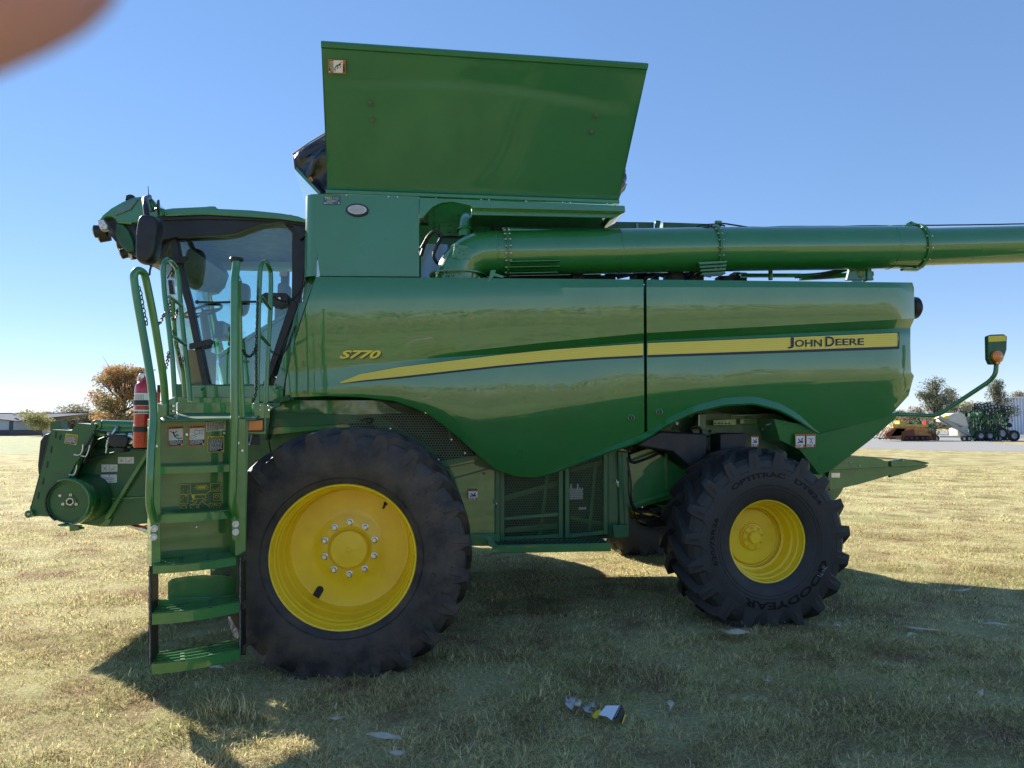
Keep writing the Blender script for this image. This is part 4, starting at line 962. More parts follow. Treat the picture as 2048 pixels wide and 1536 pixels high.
# ladder back panel
a = MB(); a.lp([(318,836),(484,834),(484,1118),(318,1128)], .16, .18); B(a, 'ladder_panel', GREENF, bevel=.003)
a = MB(); a.lp([(303,838),(322,836),(322,1134),(303,1137)], -.02, .17); a.lp([(470,838),(492,838),(492,1108),(470,1112)], -.02, .17)
a.lp([(486,838),(498,838),(492,1100),(488,1100)], .1, .3)
B(a, 'ladder_rail', GREENF, bevel=.004)
def step(y0, y1, xa, xb, off0, off1, name='ladder_step', grip=True, par=None):
    a = MB(); n = 10; pf = []; 
    for i in range(n + 1):
        q = i / n; x = xa + (xb - xa) * q; bow = -.05 * 4 * q * (1 - q)
        p = L(x, y1, off0); p0 = L(x, y0, off0)
        pf.append((p + LNm * bow, p0 + LNm * bow))
    z = (sum(p[0].z for p in pf) / (n + 1)); zt = (sum(p[1].z for p in pf) / (n + 1))
    vs = [];
    for lo, hi in pf: vs += [V(lo.x, lo.y, z), V(hi.x, hi.y, zt)]
    bk = []
    for i in range(n + 1):
        x = xa + (xb - xa) * i / n; p = L(x, y0, off1); bk += [V(p.x, p.y, zt)]
    m = 2 * (n + 1); vs += bk
    a.add(vs, [(2*i, 2*i+2, 2*i+3, 2*i+1) for i in range(n)])
    # deck bars with open slots
    for i in (0, 3, 4, 6, 7, 10): pass
    def dk(q, r_, dz=0):
        x = xa + (xb - xa) * q; f = L(x, y0, off0) + LNm * (-.05 * 4 * q * (1 - q)); b_ = L(x, y0, off1)
        p = f.lerp(b_, r_); return V(p.x, p.y, zt + dz)
    for q0, q1 in ((0, .05), (.31, .36), (.63, .68), (.95, 1)):
        a.prism([dk(q0,0), dk(q1,0), dk(q1,1), dk(q0,1)], (0, 0, -.006))
    for r0, r1 in ((0, .10), (.24, .32), (.46, .54), (.68, .76), (.90, 1)):
        for k in range(8): a.prism([dk(k/8,r0), dk((k+1)/8,r0), dk((k+1)/8,r1), dk(k/8,r1)], (0, 0, -.007))
        for k in range(60):
            if grip: p = dk((k + .5)/60, (r0 + r1)/2, .003); a.box((p.x-.003, p.y-.005, p.z-.003), (p.x+.003, p.y+.005, p.z+.002))
    return B(a, name, GREENF, par, sharp=30)
step(932, 945, 320, 468, -.02, .155); step(1025, 1041, 317, 466, -.02, .155); step(1124, 1139, 306, 472, -.07, .155)
# lower swing section on rubber straps
step(1216, 1237, 304, 478, -.06, .165); step(1313, 1333, 304, 480, -.06, .165)
a = MB(); a.lp([(336,1164),(342,1158),(370,1153),(405,1150),(450,1152),(468,1156),(472,1162),(472,1196),(336,1203)], .16, .17); a.lp([(318,1200),(472,1194),(472,1206),(318,1212)], .14, .165); B(a, 'step_guard', GREENF, bevel=.002)
def strap(x0, x1, yt, yb, lab):
    a = MB(); n = 30; random.seed(2)
    for q0 in (0,):
        vs = []
        for i in range(n + 1):
            y = yt + (yb - yt) * i / n; jt = random.uniform(-.002, .002)
            for o_, x in ((-.03, x0), (-.03, x0 + 6), (.17, x1), (.17, x1 - 6)):
                vs.append(L(x, y, o_) + V(jt, 0, 0))
        a.add(vs, [(i*4+k, i*4+(k+1)%4, (i+1)*4+(k+1)%4, (i+1)*4+k) for i in range(n) for k in range(4)] + [(0,1,2,3), (n*4, n*4+1, n*4+2, n*4+3)])
    o = B(a, 'rubber_strap', HOSE); o['label'] = lab; return o
s1 = strap(297, 317, 1132, 1328, 'left rubber strap of the lower steps'); s2 = strap(477, 492, 1112, 1310, 'right rubber strap of the lower steps')
a = MB(); random.seed(4)     # frayed cord edges
for x in (299.5, 480):
    q = [L(x + random.uniform(-.5,.5), (1135 if x < 400 else 1116) + i * 6.2, -.036) for i in range(32)]; a.tube(q, .0035, 5)
B(a, 'frayed_edge', mat('frayed_cord', (.18,.18,.18), .9, var=.6, vscale=60))
a = MB()
for x, y in ((487,1116),(487,1212),(487,1300)): a.lp([(x-2,y-8),(x+6,y-13),(x+6,y+2),(x-2,y+8)], -.045, -.035)
for x, y in ((487,1116),(487,1212)): bolts(a, [L(x+1,y-3,-.045), L(x+4,y-7,-.045)], .004, .006)
B(a, 'strap_clamp', BLK)
# ladder bolts
a = MB()
for x, y in ((308,1057),(307,1074),(471,1048),(471,1064)):
    p = L(x, y, -.045); a.cyl(p, p - LNm*.006, .021, None, 20, 1); a.cyl(p - LNm*.006, p - LNm*.018, .011, None, 6, 0); a.lathe([(.017,0),(.012,-.003)], p - LNm*.006, -LNm, 16, 0)
for x, y in ((373,869),(448,866),(326,839),(313,892),(476,886),(484,901)):
    p = L(x, y, .15 if x in (373,448) else -.02); a.cyl(p, p - LNm*.008, .010, .008, 10, 0)
a.cyl(L(393,1054,.158), L(393,1054,.153), .005, None, 8, 0)
B(a, 'ladder_bolt', [STEEL, WHT])
# ---- hand rails
HR = .021
def rail(pts, r=HR, rr=.07, lab=None, off=None, flat=None):
    a = MB(); a.tube(rounded([L(x, y, o_) for x, y, o_ in pts], rr, 5), r, 16)
    o = B(a, 'handrail', GREENF, sharp=60)
    if lab: o['label'] = lab
    return o, a
o1, _ = rail([(308,1044,-.045),(306,1034,-.055),(299,1010,-.12),(300,960,-.12),(303,890,-.10),(308,835,-.08),(304,775,-.06),(292,700,-.02),(272,590,.0),(267,550,.0),(275,539,.0),(288,545,.03),(292,560,.05),(305,622,.08),(317,693,.12),(326,750,.16),(330,790,.2),(331,838,.24)], .0235, .10, 'front ladder handrail, a tall narrow loop')
o2, _ = rail([(471,1036,-.045),(470,1028,-.055),(464,1008,-.12),(466,960,-.12),(469,850,-.12),(469,700,-.12),(469,560,-.12),(472,535,-.10),(473,522,-.10)], .0255, .05, 'rear ladder handrail with black knob on top')
a = MB(); a.tube(rounded([L(475,560,-.08), L(477,620,.0), L(479,700,.02), L(484,835,.03)], .05), .021, 14); B(a, 'handrail_brace', GREENF, o2)
a = MB(); c_ = L(473,519,-.10); a.lathe([(.001,-.012),(.040,-.010),(.044,0),(.040,.010),(.001,.014)], c_, (0,0,1), 24); a.cyl(c_ + V(0,0,-.04), c_, .016); B(a, 'rail_knob', BLK, o2)
a = MB()
for x in (308, 471):
    a.lp([(x-7,1036),(x+7,1036),(x+7,1076),(x+4,1082),(x-4,1082),(x-7,1076)], -.045, -.03)
B(a, 'rail_foot', GREENF, bevel=.003)
def mrail(pts, rungs, v0, v1, lab):
    P = lambda x, y, q: M(x, y, v0 + (v1 - v0) * q)
    a = MB(); a.tube(rounded([P(x, y, q) for x, y, q in pts], .07, 5), .020, 16); o = B(a, 'handrail', GREENF, sharp=60); o['label'] = lab
    a = MB()
    for (x0, y0, x1, y1) in rungs: a.tube([P(x0, y0, 0), P(x1, y1, 1)], .016, 12)
    B(a, 'rail_rung', GREENF, o); return o
mrail([(353,850,0),(350,800,0),(345,720,0),(337,650,0),(329,590,0),(326,545,0),(328,524,0),(334,518,.2),(341,521,.5),(353,535,1),(357,552,1),(362,620,1),(370,700,1),(378,770,1),(380,803,1)], [(339,594,363,611),(347,673,371,690)], 6.0, 6.35, 'cab door front handrail with two rungs')
mrail([(514,835,0),(514,760,0),(516,690,0),(517,620,0),(519,560,0),(521,530,0),(526,522,.2),(531,523,.5),(541,541,1),(542,560,1),(541,620,1),(536,700,1),(533,770,1),(531,835,1)], [(523,594,541,618),(520,669,538,690)], 5.95, 6.3, 'cab door rear handrail with two rungs')
a = MB(); a.tube([M(345,600,6.3), M(352,690,6.4), M(366,745,6.5), M(370,795,6.5)], .017, 12); B(a, 'handrail', GREENF)
a = MB(); a.lp([(508,806),(530,806),(530,836),(508,838)], .12, .16); bolts(a, [L(520,811,.12), L(520,820,.12), L(536,812,.14), L(538,821,.14)], .009, .01, -LNm, 1); a.lp([(529,810),(540,808),(540,836),(529,838)], .2, .24); B(a, 'rail_socket', [GREENF, STEEL], bevel=.003)
a = MB(); bolts(a, [L(346,812,.2), L(346,822,.2), L(322,808,.09)], .010, .012, -LNm); B(a, 'rail_bolt', STEEL)
# ---- chains
def chain(pts, name='safety_chain', ln=.034, r=.0036):
    path = rounded(pts, .12, 6); seg = []; tot = 0
    for p, q in zip(path, path[1:]): seg.append((tot, p, q)); tot += (q - p).length
    a = MB(); n = max(3, int(tot / (ln * .78)))
    def P(s_):
        for t0, p, q in reversed(seg):
            if s_ >= t0: return p.lerp(q, min(1, (s_ - t0) / max(1e-6, (q - p).length)))
        return path[0]
    for i in range(n):
        s_ = (i + .5) / n * tot; c_ = P(s_); d_ = (P(min(tot, s_ + .01)) - P(max(0, s_ - .01))).normalized()
        sd = d_.cross(V(.2, 1, .3)).normalized(); up = d_.cross(sd).normalized(); w_ = sd if i % 2 else up
        ring_ = []
        for k in range(9):
            t_ = 2*pi*k/8; ring_.append(c_ + d_*cos(t_)*ln*.5 + w_*sin(t_)*ln*.30)
        a.tube(ring_, r, 5, caps=False)
    B(a, name, HOSE, sharp=80)
chain([L(278,573,.02), L(282,590,.04), L(288,625,.06), L(294,650,.10)])
chain([L(306,645,.12), L(313,650,.2), L(321,645,.3), L(329,625,.4)])
chain([M(339,600,6.0), M(342,630,6.05), M(347,642,6.1), M(353,632,6.2), M(355,618,6.3)])
chain([L(325,745,.2), L(331,738,.3), L(335,722,.4), L(337,704,.5)])
chain([M(346,660,6.1), M(352,680,6.2), M(357,700,6.25), M(360,725,6.3), M(363,735,6.3), M(367,715,6.3)])
chain([L(486,700,.0), L(491,711,.1), L(499,714,.2), L(508,706,.3), L(513,690,.4)])
chain([M(517,560,5.94), M(515,620,5.92), M(512,700,5.92), M(513,780,5.92), M(508,808,5.95), M(497,812,5.95), M(488,806,5.9)])
chain([M(545,592,6.3), M(556,600,6.4), M(572,604,6.5), M(590,597,6.6), M(605,575,6.7), M(616,555,6.75), M(630,538,6.8)])
chain([M(541,700,6.3), M(549,708,6.35), M(562,710,6.45), M(575,696,6.55), M(584,672,6.6), M(590,652,6.65)])
# ---- amber light box
a = MB(); a.lp([(484,838),(488,835),(530,834),(533,838),(533,868),(530,870),(490,868),(484,862)], .14, .24); am = B(a, 'turn_signal', GREENF, bevel=.006)
a = MB(); a.lp([(486,838),(529,837),(529,863),(486,864)], .128, .14); B(a, 'lamp_bezel', BLK, am, bevel=.003)
a = MB(); a.lp([(491,841),(526,840),(526,861),(491,862)], .115, .13); B(a, 'amber_lens', AMB, am, bevel=.006)
a = MB(); a.tube(rounded([L(494,868,.3), L(500,880,.3), L(492,888,.3), L(490,880,.3)], .03), .006, 6); a.lp([(505,868),(520,868),(520,890),(500,890)], .3, .34); B(a, 'lamp_wiring', HOSE)
a = MB(); a.tube([M(535,868,6.4), M(538,885,6.5), M(542,905,6.6)], .006, 6); B(a, 'support_rod', BLK)
# ================================================================ FEEDER HOUSE
FV = 7.25
a = MB()
a.pp([(150,960),(176,905),(190,899),(230,896),(300,900),(300,1046),(250,1052),(205,1054),(160,1048),(120,1020)], FV, 8.9); B(a, 'feeder_house', GDUST, bevel=.012)
a = MB(); a.pp([(150,924),(162,900),(178,880),(205,874),(262,878),(300,882),(300,898),(230,894),(190,898),(176,904),(160,940)], FV + .12, 8.85); B(a, 'feeder_top', GDUST, bevel=.01)
a = MB(); a.beam(M(298,903,FV-.03), M(214,1038,FV-.03), .04, .05, (0,1,0)); a.pp([(200,1050),(212,1036),(224,1036),(222,1042),(214,1054)], FV-.02, FV); a.beam(M(178,999,FV-.01), M(300,994,FV-.01), .02, .018)
B(a, 'side_stiffener', GREENF, bevel=.006)
a = MB(); c_ = M(141,1003,6.98); R_ = .195
a.lathe([(R_,.0),(R_,-.02),(R_-.012,-.02),(R_-.012,-.002),(.06,-.004),(.055,-.01),(.001,-.01)], c_, (0,1,0), 48)
a.cyl(c_ + V(0,.0,0), c_ + V(0,.3,0), .17, .17, 40)
a.lathe([(.23,.05),(.22,-.06),(.18,-.16),(.17,-.22)], V(c_.x + .03, FV, c_.z + .01), (.0,1,0), 48)
B(a, 'feeder_hub', GDUST, sharp=30)
a = MB(); n = 24; vs = []
for i in range(n + 1):
    t_ = radians(110) - radians(215) * i / n; p = c_ + V(cos(t_) * .215, 0, sin(t_) * .215)
    vs += [p + V(0,-.10,0), p + V(0,.12,0)]
a.add(vs, [(2*i, 2*i+1, 2*i+3, 2*i+2) for i in range(n)]); o = B(a, 'hub_guard', GREENF, sharp=60); sm = o.modifiers.new('s', 'SOLIDIFY'); sm.thickness = .012
a = MB(); n = 26
for i in range(n):
    t_ = radians(120 + 120 * i / n); p = c_ + V(cos(t_) * (R_ + .004), -.012, sin(t_) * (R_ + .004)); a.box((p.x-.006, p.y-.03, p.z-.006), (p.x+.006, p.y+.03, p.z+.006))
a.cyl(c_ + V(0,-.012,0), c_ + V(0,-.014,0), .036, None, 6, 1); a.cyl(c_ + V(0,-.014,0), c_ + V(0,-.017,0), .024, None, 16, 0)
for t_ in (85, 200, -22): p = c_ + V(cos(radians(t_))*.062, -.012, sin(radians(t_))*.062); a.lathe([(.006,-.003),(.013,-.004),(.013,0)], p, (0,1,0), 12, 1)
a.cyl(c_ + V(-.09,-.004,.055), c_ + V(-.09,-.01,.055), .012, None, 10, 1)
B(a, 'hub_shaft', [BLK, STEEL])
# header mounting plate
PV = 7.02
a = MB()
plate = [(104,859),(143,861),(154,846),(192,850),(183,890),(172,903),(152,925),(142,945),(131,985),(114,1022),(109,1034),(58,1031),(60,1019),(74,965),(97,872)]
a.pp(plate, PV, PV + .02); a.pp([(97,872),(104,859),(60,1019),(58,1031)], PV, 8.95)
a.pp([(104,859),(143,861),(154,846),(192,850),(192,853),(154,849),(143,864),(104,862)], PV + .001, PV + .22); a.pp([(104,859),(143,861),(143,866),(103,866)], PV + .02, 8.9)
B(a, 'header_plate', GDUST, bevel=.004)
a = MB(); a.prism([M(x, y, PV) + V(0, 1.93, 0) for x, y in plate], (0, .02, 0)); a.pp([(101,843),(121,842),(124,862),(100,862)], 7.25, 7.38); B(a, 'header_plate', GDUST)
a = MB(); a.pp([(100,866),(88,870),(80,882),(75,930),(76,948),(80,950),(88,910)], PV + .1, 8.8); B(a, 'rubber_seal', HOSE, bevel=.01)
a = MB(); bb = (lambda x, y: a.pp([(x,y),(x+3,y),(x+1,y+13),(x-2,y+13)], PV - .003, PV))
for x, y in ((111,863),(102,893),(94,923),(86,956),(76,985)): bb(x, y)
a.pp([(121,869),(124,870),(121,880),(118,880),(118,873)], PV - .003, PV); B(a, 'plate_slot', INK)
a = MB(); a.lathe([(.035,0),(.035,-.04),(.02,-.045),(.02,-.01),(.001,-.01)], M(62,1027,PV), (0,1,0), 20); a.lathe([(.012,-.045),(.006,-.046)], M(62,1027,PV), (0,1,0), 14, 1); a.pp([(60,1012),(68,1012),(80,1032),(60,1034)], PV + .01, PV + .05); B(a, 'plate_roller', [GREENF, STEEL])
a = MB(); a.pp([(150,862),(190,855),(186,885),(160,925),(140,960),(118,1030),(135,1034),(150,950),(176,905),(200,880),(203,858)], PV + .25, PV + .3); a.pp([(114,1022),(131,985),(145,1020),(150,1040),(120,1036)], PV + .05, PV + .2)
B(a, 'lift_frame', GDARK, bevel=.005)
a = MB(); a.cyl(M(173,874,7.08), M(142,960,7.08), .035); a.cyl(M(182,866,7.08), M(173,874,7.08), .02); a.cyl(M(150,905,7.15), M(128,975,7.15), .05); B(a, 'tilt_cylinder', GREENF)
a = MB(); a.tube(rounded([M(186,868,7.0), M(178,885,6.98), M(166,900,6.98), M(160,912,7.0)], .05), .010, 8); a.tube(rounded([M(192,872,7.1), M(176,905,7.0), M(168,925,7.0)], .05), .010, 8)
a.tube(rounded([M(220,872,7.15), M(196,880,7.1), M(182,895,7.1), M(180,925,7.15)], .08), .012, 8); a.tube(rounded([M(188,862,6.98), M(215,866,7.0), M(228,872,7.05)], .05), .012, 8)
a.tube(rounded([M(210,908,7.2), M(186,915,7.15), M(165,925,7.1), M(150,935,7.05)], .08), .012, 8); a.tube(rounded([M(228,905,7.15), M(200,912,7.12), M(178,920,7.1)], .08), .008, 8); B(a, 'hydraulic_hose', HOSE)
a = MB()
a.tube(rounded([M(148,909,6.97), M(160,911,6.97), M(166,900,6.97), M(166,889,6.97)], .03), .008, 8); a.tube(rounded([M(162,911,6.97), M(172,914,6.97), M(178,900,6.97), M(180,890,6.97)], .03), .008, 8)
a.tube(rounded([M(138,949,6.97), M(148,951,6.97), M(153,940,6.97), M(154,930,6.97)], .03), .008, 8)
a.tube(rounded([M(222,873,7.0), M(232,857,7.0), M(238,850,7.1), M(270,853,7.2)], .05), .014, 10)
for x in (231, 246, 256): a.pp([(x,843),(x+7,841),(x+26,865),(x+20,869)], 7.2, 7.24)
a.tube(rounded([M(213,895,7.0), M(216,880,7.0), M(222,870,7.0), M(262,868,7.1)], .04), .012, 8); a.cyl(M(214,895,7.0), M(212,906,7.0), .009); a.ball(M(217,868,6.98), .018, 8); a.ball(M(216,882,6.98), .016, 8)
a.cyl(M(258,872,6.98), M(266,872,6.98), .03); a.cyl(M(258,884,6.98), M(266,884,6.98), .022)
B(a, 'steel_fittings', STEEL, sharp=60)
a = MB(); a.pp([(216,872),(220,869),(250,871),(256,877),(254,890),(248,895),(222,893),(216,888)], 6.92, 7.05); a.pp([(226,893),(250,895),(248,905),(230,903)], 6.96, 7.1); B(a, 'coupler_block', BLK, bevel=.012)
a = MB(); a.pp([(186,847),(206,845),(209,850),(210,874),(190,872)], 7.06, 7.09); a.lathe([(.02,-.02),(.04,-.025),(.05,-.02),(.05,0)], M(194,850,7.06), (0,1,0), 20); a.cyl(M(205,850,7.1), M(290,853,7.1), .05); a.cyl(M(205,862,7.1), M(290,860,7.1), .05)
B(a, 'lift_shaft', GREENF, bevel=.004)
a = MB(); a.pp([(138,1051),(158,1052),(157,1061),(139,1063)], FV - .05, FV + .02); a.cyl(M(158,1056,FV), M(168,1056,FV), .012); a.pp([(198,1048),(212,1050),(202,1054)], FV - .01, FV + .01); B(a, 'lower_bracket', GREENF, bevel=.003)
a = MB(); a.tube([M(255,1048,7.6), M(330,1072,7.6)], .028, 10); B(a, 'lift_cylinder_rod', STEEL)
a = MB(); a.tube(rounded([M(262,1050,7.5), M(280,1055,7.5), M(296,1051,7.5), M(310,1049,7.5)], .04), .009, 6); B(a, 'red_cable', RED)
a = MB(); a.box((M(300,900,FV).x, 7.2, M(300,1040,FV).z), (M(480,900,FV).x, 8.9, M(300,890,FV).z)); B(a, 'feeder_rear', GDARK)
# ================================================================ STICKERS
def sticker(corners, P, name='warning_label', border=ORG, header='WARNING', scheme='warn', hdr=.14, base=WHT):
    tl, tr, br, bl = [P(x, y) for x, y in corners]
    nrm = (tr - tl).cross(bl - tl).normalized()
    if nrm.dot(w2m(CAM) - tl) < 0: nrm = -nrm
    def pt(a, b_, o): return tl*(1-a)*(1-b_) + tr*a*(1-b_) + br*a*b_ + bl*(1-a)*b_ + nrm*o
    s = MB()
    def rect(x0, y0, x1, y1, m, lv): s.add([pt(x0,y0,lv*.0012), pt(x1,y0,lv*.0012), pt(x1,y1,lv*.0012), pt(x0,y1,lv*.0012)], [(0,1,2,3)], m)
    def txt(t, x0, y0, x1, y1, m, lv=4, bold=.03):
        vs, fs, _ = text_geo(t, bold); s.add([pt(x0 + (x1-x0)*a, y1 + (y0-y1)*b_, lv*.0012) for a, b_ in vs], fs, m)
    def poly(ps, m, lv=4): s.add([pt(a, b_, lv*.0012) for a, b_ in ps], [tuple(range(len(ps)))], m)
    def line(p, q, w_, m, lv=4):
        p = pt(*p, lv*.0012); q = pt(*q, lv*.0012); d = (q - p).normalized(); n_ = d.cross(nrm) * w_ / 2; s.add([p-n_, p+n_, q+n_, q-n_], [(0,1,2,3)], m)
    rnd = random.Random(int(corners[0][0] * 7 + corners[0][1]))
    def lines(x0, y0, x1, y1, k, m):
        for i in range(k):
            y = y0 + (y1 - y0) * (i + .2) / k; h = (y1 - y0) / k * .5; x = x0
            while x < x1 - .04:
                w_ = rnd.uniform(.05, .16); e_ = min(x1, x + w_); rect(x, y, e_, y + h, m, 4); x = e_ + .03
                if i == k - 1 and x > x0 + (x1-x0)*.6: break
    # material slots: 0 border 1 white 2 ink 3 yellow 4 green
    wpx = (tr - tl).length; lw = wpx * .03
    if scheme == 'warn' or scheme == 'caution':
        rect(0, 0, 1, 1, 0, 1)
        poly([(.06, hdr*.85), (.13, hdr*.22), (.20, hdr*.85)], 2, 4); txt(header, .23, hdr*.25, .95, hdr*.85, 2)
        if scheme == 'warn':
            rect(.05, hdr, .95, .70, 1, 2); rect(.05, .70, .95, .96, 2, 2); lines(.09, .72, .88, .93, 4, 1); rect(.84, .89, .94, .95, 1, 5)
        else:
            rect(.05, hdr, .95, .96, 2, 2); lines(.10, hdr + .04, .90, .90, 9, 1); rect(.84, .88, .94, .95, 1, 5)
    elif scheme == 'small':
        rect(0, 0, 1, 1, 0, 1); rect(.06, hdr, .94, .76, 1, 2); rect(.06, .79, .94, .95, 1, 2); lines(.1, .80, .62, .94, 3, 2); rect(.78, .82, .92, .94, 2, 5); poly([(.10, hdr*.85), (.17, hdr*.2), (.24, hdr*.85)], 2, 4); txt(header, .28, hdr*.25, .92, hdr*.8, 2)
    else: rect(0, 0, 1, 1, 1, 1)
    o = B(s, name, [border, base, INK, YLB, GREENF], sharp=80)
    return o, s, dict(rect=rect, txt=txt, poly=poly, line=line, lines=lines, pt=pt, w=wpx), nrm
def finish(o, s): bpy.data.objects.remove(o); return None
def sticker2(corners, P, draw=None, **k):
    o, s, f, nrm = sticker(corners, P, **k)
    if draw:
        me = o.data; bpy.data.objects.remove(o); draw(f); nm = k.get('name', 'warning_label')
        o = B(s, nm, [k.get('border', ORG), k.get('base', WHT), INK, YLB, GREENF], sharp=80)
    return o
LPn = lambda x, y: L(x, y, .158)
def falling(f, X0=.1, Y0=.2, W_=.8, H_=.5):   # slipping person over a ledge
    g = lambda a, b_: (X0 + a*W_, Y0 + b_*H_); lw = f['w']*.055
    c_ = g(.30, .20); f['poly']([(c_[0] + .05*cos(t*pi/5), c_[1] + .04*sin(t*pi/5)) for t in range(10)], 2)
    for p, q, w_ in (((.30,.26),(.42,.62),1.5), ((.30,.30),(.05,.05),.8), ((.32,.30),(.62,.10),.8), ((.42,.62),(.62,.42),1), ((.62,.42),(.70,.62),.9), ((.40,.62),(.62,.80),1), ((.62,.82),(1,.82),1), ((.74,.84),(.74,.96),.6)):
        f['line'](g(*p), g(*q), lw * w_, 2)
def auger_d(f):
    lw = f['w']*.02
    for p, q in (((.35,.25),(.80,.25)), ((.35,.42),(.80,.42)), ((.35,.25),(.30,.33)), ((.30,.33),(.35,.42)), ((.65,.25),(.65,.42)), ((.80,.22),(.80,.45)), ((.80,.22),(.92,.22)), ((.12,.52),(.30,.48)), ((.12,.62),(.34,.60)), ((.12,.52),(.12,.62)), ((.30,.48),(.45,.54)), ((.34,.60),(.45,.54))): f['line'](p, q, lw, 2)
    f['rect'](.40,.22,.52,.235,2,4); f['rect'](.40,.44,.52,.455,2,4)
sticker2([(336,853),(367,851),(367,892),(336,894)], LPn, falling)
sticker2([(378,851),(410,850),(410,891),(377,893)], LPn, auger_d)
def tyl(f): f['rect'](0,0,1,.14,2,3); f['txt']('TIRE LOADING',.27,.03,.75,.115,1,5); f['lines'](.04,.19,.96,.95,7,2)
sticker2([(412,842),(451,839),(451,861),(412,863)], LPn, tyl, scheme='plain', name='info_label')
sticker2([(415,873),(448,872),(448,904),(415,905)], LPn, border=YLB, header='CAUTION', scheme='caution', name='caution_label')
def diagram(f):     # yellow service diagram on green ground
    lw = f['w']*.009; ln = lambda *p: [f['line'](a_, b_, lw, 3) for a_, b_ in zip(p, p[1:])]
    def bx(x0,y0,x1,y1): ln((x0,y0),(x1,y0),(x1,y1),(x0,y1),(x0,y0))
    bx(.0,.04,.24,.40); bx(.72,.04,.97,.32); bx(.0,.42,.18,.74); bx(.80,.42,.97,.66); bx(.0,.80,.15,.99); bx(.24,.80,.44,.99); bx(.70,.76,.97,.99); bx(.38,.10,.64,.24)
    f['txt']('OOOC',.41,.125,.61,.215,3,5,.08); ln((.33,.17),(.38,.17)); ln((.64,.17),(.69,.17))
    ln((.24,.35),(.27,.42),(.62,.42),(.72,.30)); ln((.30,.44),(.60,.44),(.62,.56),(.34,.58),(.30,.66),(.22,.66)); f['poly']([(.26,.42),(.36,.42),(.33,.58),(.29,.58)],3,4)
    ln((.40,.72),(.24,.80)); ln((.50,.70),(.44,.80)); ln((.50,.66),(.70,.88))
    for cx_, cy_, r_ in ((.34,.65,.06),(.58,.64,.045),(.88,.52,.05),(.84,.89,.10),(.84,.89,.05)):
        pp_ = [(cx_ + r_*cos(t*pi/8), cy_ + r_*.85*sin(t*pi/8)) for t in range(17)]; ln(*pp_)
    rn = random.Random(6)
    for x0, y0, x1, y1 in ((.02,.06,.22,.38),(.74,.06,.95,.30),(.02,.45,.16,.72),(.02,.82,.13,.97),(.26,.82,.42,.97)):
        for i in range(6):
            p = (rn.uniform(x0,x1), rn.uniform(y0,y1)); q = (min(x1, max(x0, p[0] + rn.uniform(-.07,.07))), min(y1, max(y0, p[1] + rn.uniform(-.06,.06)))); f['line'](p, q, lw, 3)
sticker2([(360,967),(443,964),(443,1019),(360,1021)], LPn, diagram, scheme='plain', name='service_diagram', base=GDUST)
FP = lambda x, y: M(x, y, FV - .003)
def tools(f):
    lw = f['w']*.02; f['line']((.5,0),(.5,1),lw*.8,2)
    for p, q in (((.1,.25),(.35,.8)),((.35,.2),(.12,.85)),((.6,.75),(.9,.3)),((.62,.75),(.92,.75))): f['line'](p, q, lw, 2)
sticker2([(236,914),(268,914),(268,927),(236,927)], FP, tools, scheme='plain', name='info_label')
sticker2([(203,929),(235,929),(235,943),(203,944)], FP, tools, scheme='plain', name='info_label')
def cyl_d(f):
    lw = f['w']*.02
    for p, q in (((.25,.4),(.75,.4)),((.25,.6),(.75,.6)),((.25,.4),(.15,.5)),((.15,.5),(.25,.6)),((.75,.4),(.85,.5)),((.85,.5),(.75,.6)),((.4,.38),(.4,.62)),((.6,.38),(.6,.62))): f['line'](p, q, lw, 2)
    f['lines'](.5,.75,.95,.92,2,2); f['rect'](.5,.1,.56,.2,2,4); f['rect'](0,-.06,1,.0,2,3)
sticker2([(202,949),(234,949),(234,965),(202,966)], FP, cyl_d, scheme='plain', name='info_label')
sticker2([(132,867),(156,870),(153,890),(129,886)], lambda x, y: M(x, y, PV - .003), border=YLB, header='CAUTION', scheme='caution', hdr=.2, name='caution_label')
def hand(f):
    lw = f['w']*.10
    for p, q in (((.2,.65),(.75,.5)),((.3,.35),(.55,.6)),((.6,.45),(.75,.3)),((.5,.6),(.8,.6))): f['line'](p, q, lw, 2)
sticker2([(936,980),(956,980),(956,999),(936,1000)], lambda x, y: M(x, y, 6.735), hand, scheme='small', hdr=.13)
sticker2([(1502,872),(1517,872),(1517,893),(1502,893)], lambda x, y: M(x, y, 6.7), hand, scheme='small')
def runner(f):
    lw = f['w']*.05
    for p, q in (((.45,.35),(.55,.55)),((.45,.38),(.25,.3)),((.5,.4),(.75,.32)),((.55,.55),(.35,.68)),((.55,.55),(.7,.7))): f['line'](p, q, lw, 2)
RP = lambda x, y: M(x, y, 6.575)
sticker2([(1590,868),(1610,868),(1610,895),(1591,896)], RP, hand, scheme='small'); sticker2([(1612,868),(1631,868),(1631,894),(1612,895)], RP, runner, scheme='small')
# sticker on the cover, turned a quarter
def coverP(x, y):
    r_ = ray(x, y); n_w = EU*cn.x + EV*cn.y + V(0,0,cn.z); q_ = cat2(0,0); pw = EU*q_.x + EV*q_.y + V(0,0,q_.z)
    p = w2m(CAM + r_*((pw - CAM).dot(n_w)/r_.dot(n_w))); return p + (w2m(CAM) - p).normalized()*.022
def cdraw(f):
    f['txt']('WARNING',.25,.04,.92,.16,2)
    falling(f)
sticker2([(691,120),(691,147),(657,146),(656,119)], coverP, cdraw)
